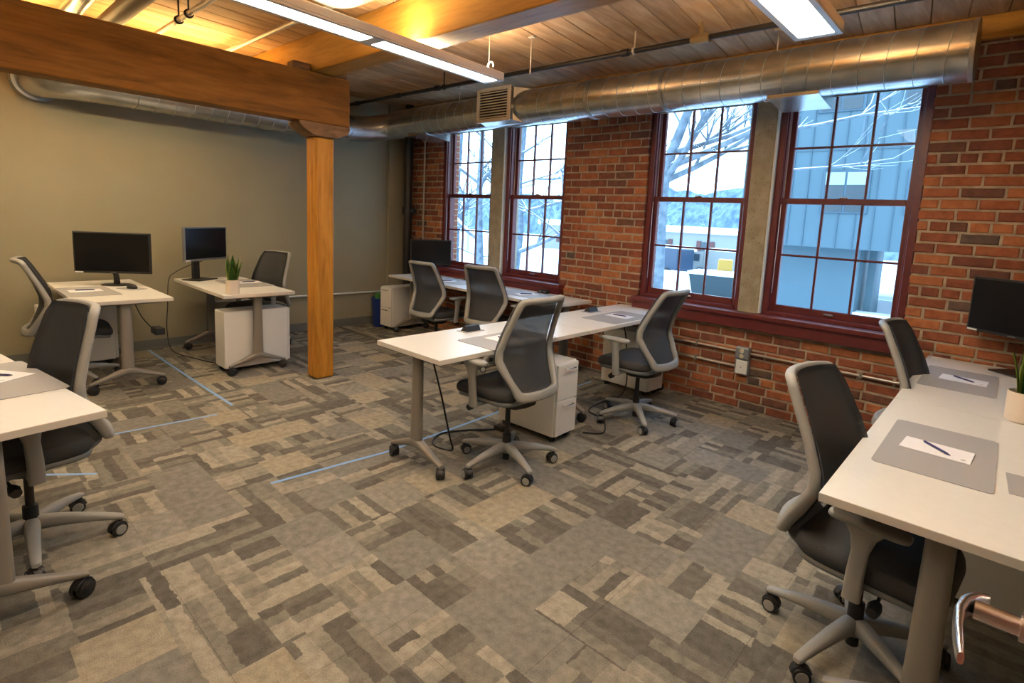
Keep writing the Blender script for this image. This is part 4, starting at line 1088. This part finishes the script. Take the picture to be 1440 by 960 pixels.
# vehicles and machines on the lot
def truck(loc, rz, body, label, L_=5.0, cab=1.7, boxh=1.7, snow=True, cabc=None):
    root = empty('truck', (loc[0], loc[1], GZ), rz); tag(root, label, 'truck')
    bm = bmesh.new(); box(bm, -L_/2, L_/2-cab, -1, 1, .7, .7+boxh, .06, seg=2); link('cargo_box', bm, body, root)
    bm = bmesh.new(); secs = []
    for x_, h in ((L_/2-cab+.05, .7+boxh*.95), (L_/2-cab*.45, .7+boxh*.9), (L_/2-.25, 1.35), (L_/2, 1.2)):
        secs.append([Vector((x_, -.95, .5)), Vector((x_, .95, .5)), Vector((x_, .9, h)), Vector((x_, -.9, h))])
    loft(bm, secs)
    for f_ in bm.faces: f_.smooth = False
    link('cab', bm, cabc or body, root)
    bm = bmesh.new(); box(bm, L_/2-cab*.75, L_/2-cab*.35, -.97, .97, 1.35, .7+boxh*.8, .03); link('cab_window', bm, M_bwin, root)
    wm_ = None
    for sx_ in (-L_*.3, L_*.33):
        for sy_ in (-1, 1):
            if wm_ is None:
                bm = bmesh.new(); cyl(bm, (0, -.14, 0), .42, .28, 'y', 20); o = link('wheel', bm, M_dark, root, smooth=True, ang=40); wm_ = o.data
            else: o = bpy.data.objects.new('wheel', wm_); COL.objects.link(o); o.parent = root
            o.location = (sx_, sy_*.95, .42)
    if snow:
        bm = bmesh.new(); box(bm, -L_/2, L_/2-cab, -.98, .98, .7+boxh, .7+boxh+.22, .1, seg=2); link('snow_cap', bm, M_snow, root)
truck((-22.3, 41), R(165), M_bluev, 'blue box truck with snow on its roof left of the yellow loader', 5.2)
truck((-17.0, 44), R(172), M_stucco, 'long pale truck with a snowy roof behind the yellow loader', 8.5, boxh=1.6)
truck((-25.6, 52), R(120), M_bluev, 'small dark blue van parked near the low building', 4.4, boxh=1.1)
ldr = empty('yellow_loader', (-14.9, 36.5, GZ), R(20)); tag(ldr, 'small yellow loader on the lot beyond the near window', 'loader')
bm = bmesh.new(); box(bm, -1.1, .9, -.7, .7, .5, 1.3, .1, seg=2); link('body', bm, M_yellow, ldr)
bm = bmesh.new(); box(bm, -.5, .45, -.55, .55, 1.3, 2.1, .06); link('cab', bm, M_yellow, ldr)
bm = bmesh.new(); tube(bm, [(.7,-.6,1.2), (1.7,-.6,.5)], .08, 8); tube(bm, [(.7,.6,1.2), (1.7,.6,.5)], .08, 8); link('lift_arm', bm, M_yellow, ldr)
bm = bmesh.new(); box(bm, 1.6, 2.1, -.8, .8, .05, .6, .05); link('bucket', bm, M_dark, ldr)
for sx_ in (-.7, .5):
    for sy_ in (-1, 1):
        bm = bmesh.new(); cyl(bm, (sx_, sy_*.78-.12, .36), .36, .24, 'y', 18); link('wheel', bm, M_dark, ldr)
dm = empty('dumpster', (-13.2, 31.5, GZ), R(8)); tag(dm, 'dark green dumpster with snow on the lid below the near window', 'dumpster')
bm = bmesh.new(); loft(bm, [[Vector((-a_, -b_, z_)), Vector((a_, -b_, z_)), Vector((a_, b_, z_)), Vector((-a_, b_, z_))] for z_, a_, b_ in ((.1, 1.3, .8), (1.4, 1.55, .95))])
for f_ in bm.faces: f_.smooth = False
link('bin', bm, M_teal, dm)
bm = bmesh.new(); box(bm, -1.6, 1.6, -1.0, 1.0, 1.4, 1.6, .06); link('lid_snow', bm, M_snow, dm)
bm = bmesh.new()
box(bm, 0, 24, 0, 1.2, 0, .9, .2); o = link('snow_bank', bm, M_snow); o.location = (-34, 33.5, GZ-.1); o.rotation_euler = (0,0,R(14)); tag(o, 'ploughed snow bank along the parking lot', 'snow bank')
# trees
def tree(loc, h, r, seed, label, lean=(0,0), mains=None, levels=3, nbr=7, group='bare trees outside', mt=M_bark, path=None):
    rn = random.Random(seed); root = empty('bare_tree', (loc[0], loc[1], GZ)); tag(root, label, 'tree', group)
    bm = bmesh.new(); P = [Vector((lean[0]*t*h+rn.uniform(-.06,.06)*h*.15, lean[1]*t*h, t*h)) for t in [i/7 for i in range(8)]]
    P[0] = Vector((0,0,0))
    if path: P = [Vector(q) for q in path]
    pc = crv(P, 3)
    tube(bm, pc, [r*(1-.8*i/len(pc)) for i in range(len(pc))], 10); link('trunk', bm, mt, root, smooth=True)
    bm = bmesh.new()
    def br(p, d, ln, rr, lv):
        pts = [p]; q = p.copy(); dd = d.normalized()
        for i in range(4):
            dd = (dd+Vector((rn.uniform(-.25,.25), rn.uniform(-.25,.25), rn.uniform(-.08,.2)))).normalized(); q = q+dd*ln/4; pts.append(q.copy())
        tube(bm, pts, [rr*(1-.7*i/4) for i in range(5)], 5 if lv > 1 else 4, caps=False)
        if lv > 0:
            for k in range(4 if lv > 1 else 5):
                i = rn.randint(1, 4); nd = (dd+Vector((rn.uniform(-1,1), rn.uniform(-1,1), rn.uniform(-.4,.7)))).normalized()
                br(pts[i], nd, ln*rn.uniform(.4,.65), rr*.5, lv-1)
    for m_ in (mains or []):
        br(Vector(m_[0]), Vector(m_[1]), m_[2], m_[3], levels-1)
    for k in range(nbr):
        t = rn.uniform(.35, 1); i = int(t*(len(pc)-1)); a_ = rn.uniform(0, 2*PI)
        br(pc[i], Vector((math.cos(a_), math.sin(a_), rn.uniform(.1,.9))), h*rn.uniform(.18,.32), r*(1-.75*t)*.7, levels-1)
    link('branches', bm, mt, root)
tree((-5.5, 9.9), 9, .17, 4, 'thick leaning tree trunk close outside the third window', (.07, .0), [((.12,0,5.3), (1,.1,.30), 3.4, .08), ((.05,0,4.0), (-1,.2,.5), 2.5, .06)], 3, 5, path=[(0,0,0), (.0,0,1.5), (.05,0,3.0), (.02,0,4.4), (.08,0,5.3), (.35,0,6.1), (.62,0,6.9), (.8,0,7.8), (.9,0,9)])
tree((-11.55, 12), 9, .24, 9, 'dark tree trunk outside the second window, snowy limb to its right', (.02, 0), [((.1,0,3.1), (1,-.05,.45), 3.4, .08), ((.1,0,4.3), (1,.2,.3), 2.8, .06)], 3, 8)
tree((-12.65, 11.6), 9, .17, 12, 'slender pale tree trunk outside the first window, nearest the pier', (-.01, 0), [((0,0,3.3), (-1,.1,.4), 3.2, .05)], 3, 8)
tree((-15.6, 13.0), 9, .20, 21, 'tree trunk seen through the left part of the first window', (.02, 0), [((0,0,3.0), (1,.2,-.1), 2.4, .04)], 3, 8)
tree((-3.9, 14.2), 10, .10, 31, 'bare snowy twigs in front of the blue grey building', (-.22, 0), [((-.9,0,6.6), (1,0,.0), 3.6, .05), ((-.9,0,5.6), (1,0,-.05), 2.6, .04)], 3, 4)
rt = random.Random(11)
for i in range(16):
    x_ = -75+i*3.9+rt.uniform(-1.5,1.5); y_ = rt.uniform(60, 90) if i % 2 else rt.uniform(40, 60); x_ = -(y_)*rt.uniform(.62, 1.30)
    if -1.02 < x_/y_ < -.28 and y_ < 72: y_ = rt.uniform(75, 95); x_ *= 1.2
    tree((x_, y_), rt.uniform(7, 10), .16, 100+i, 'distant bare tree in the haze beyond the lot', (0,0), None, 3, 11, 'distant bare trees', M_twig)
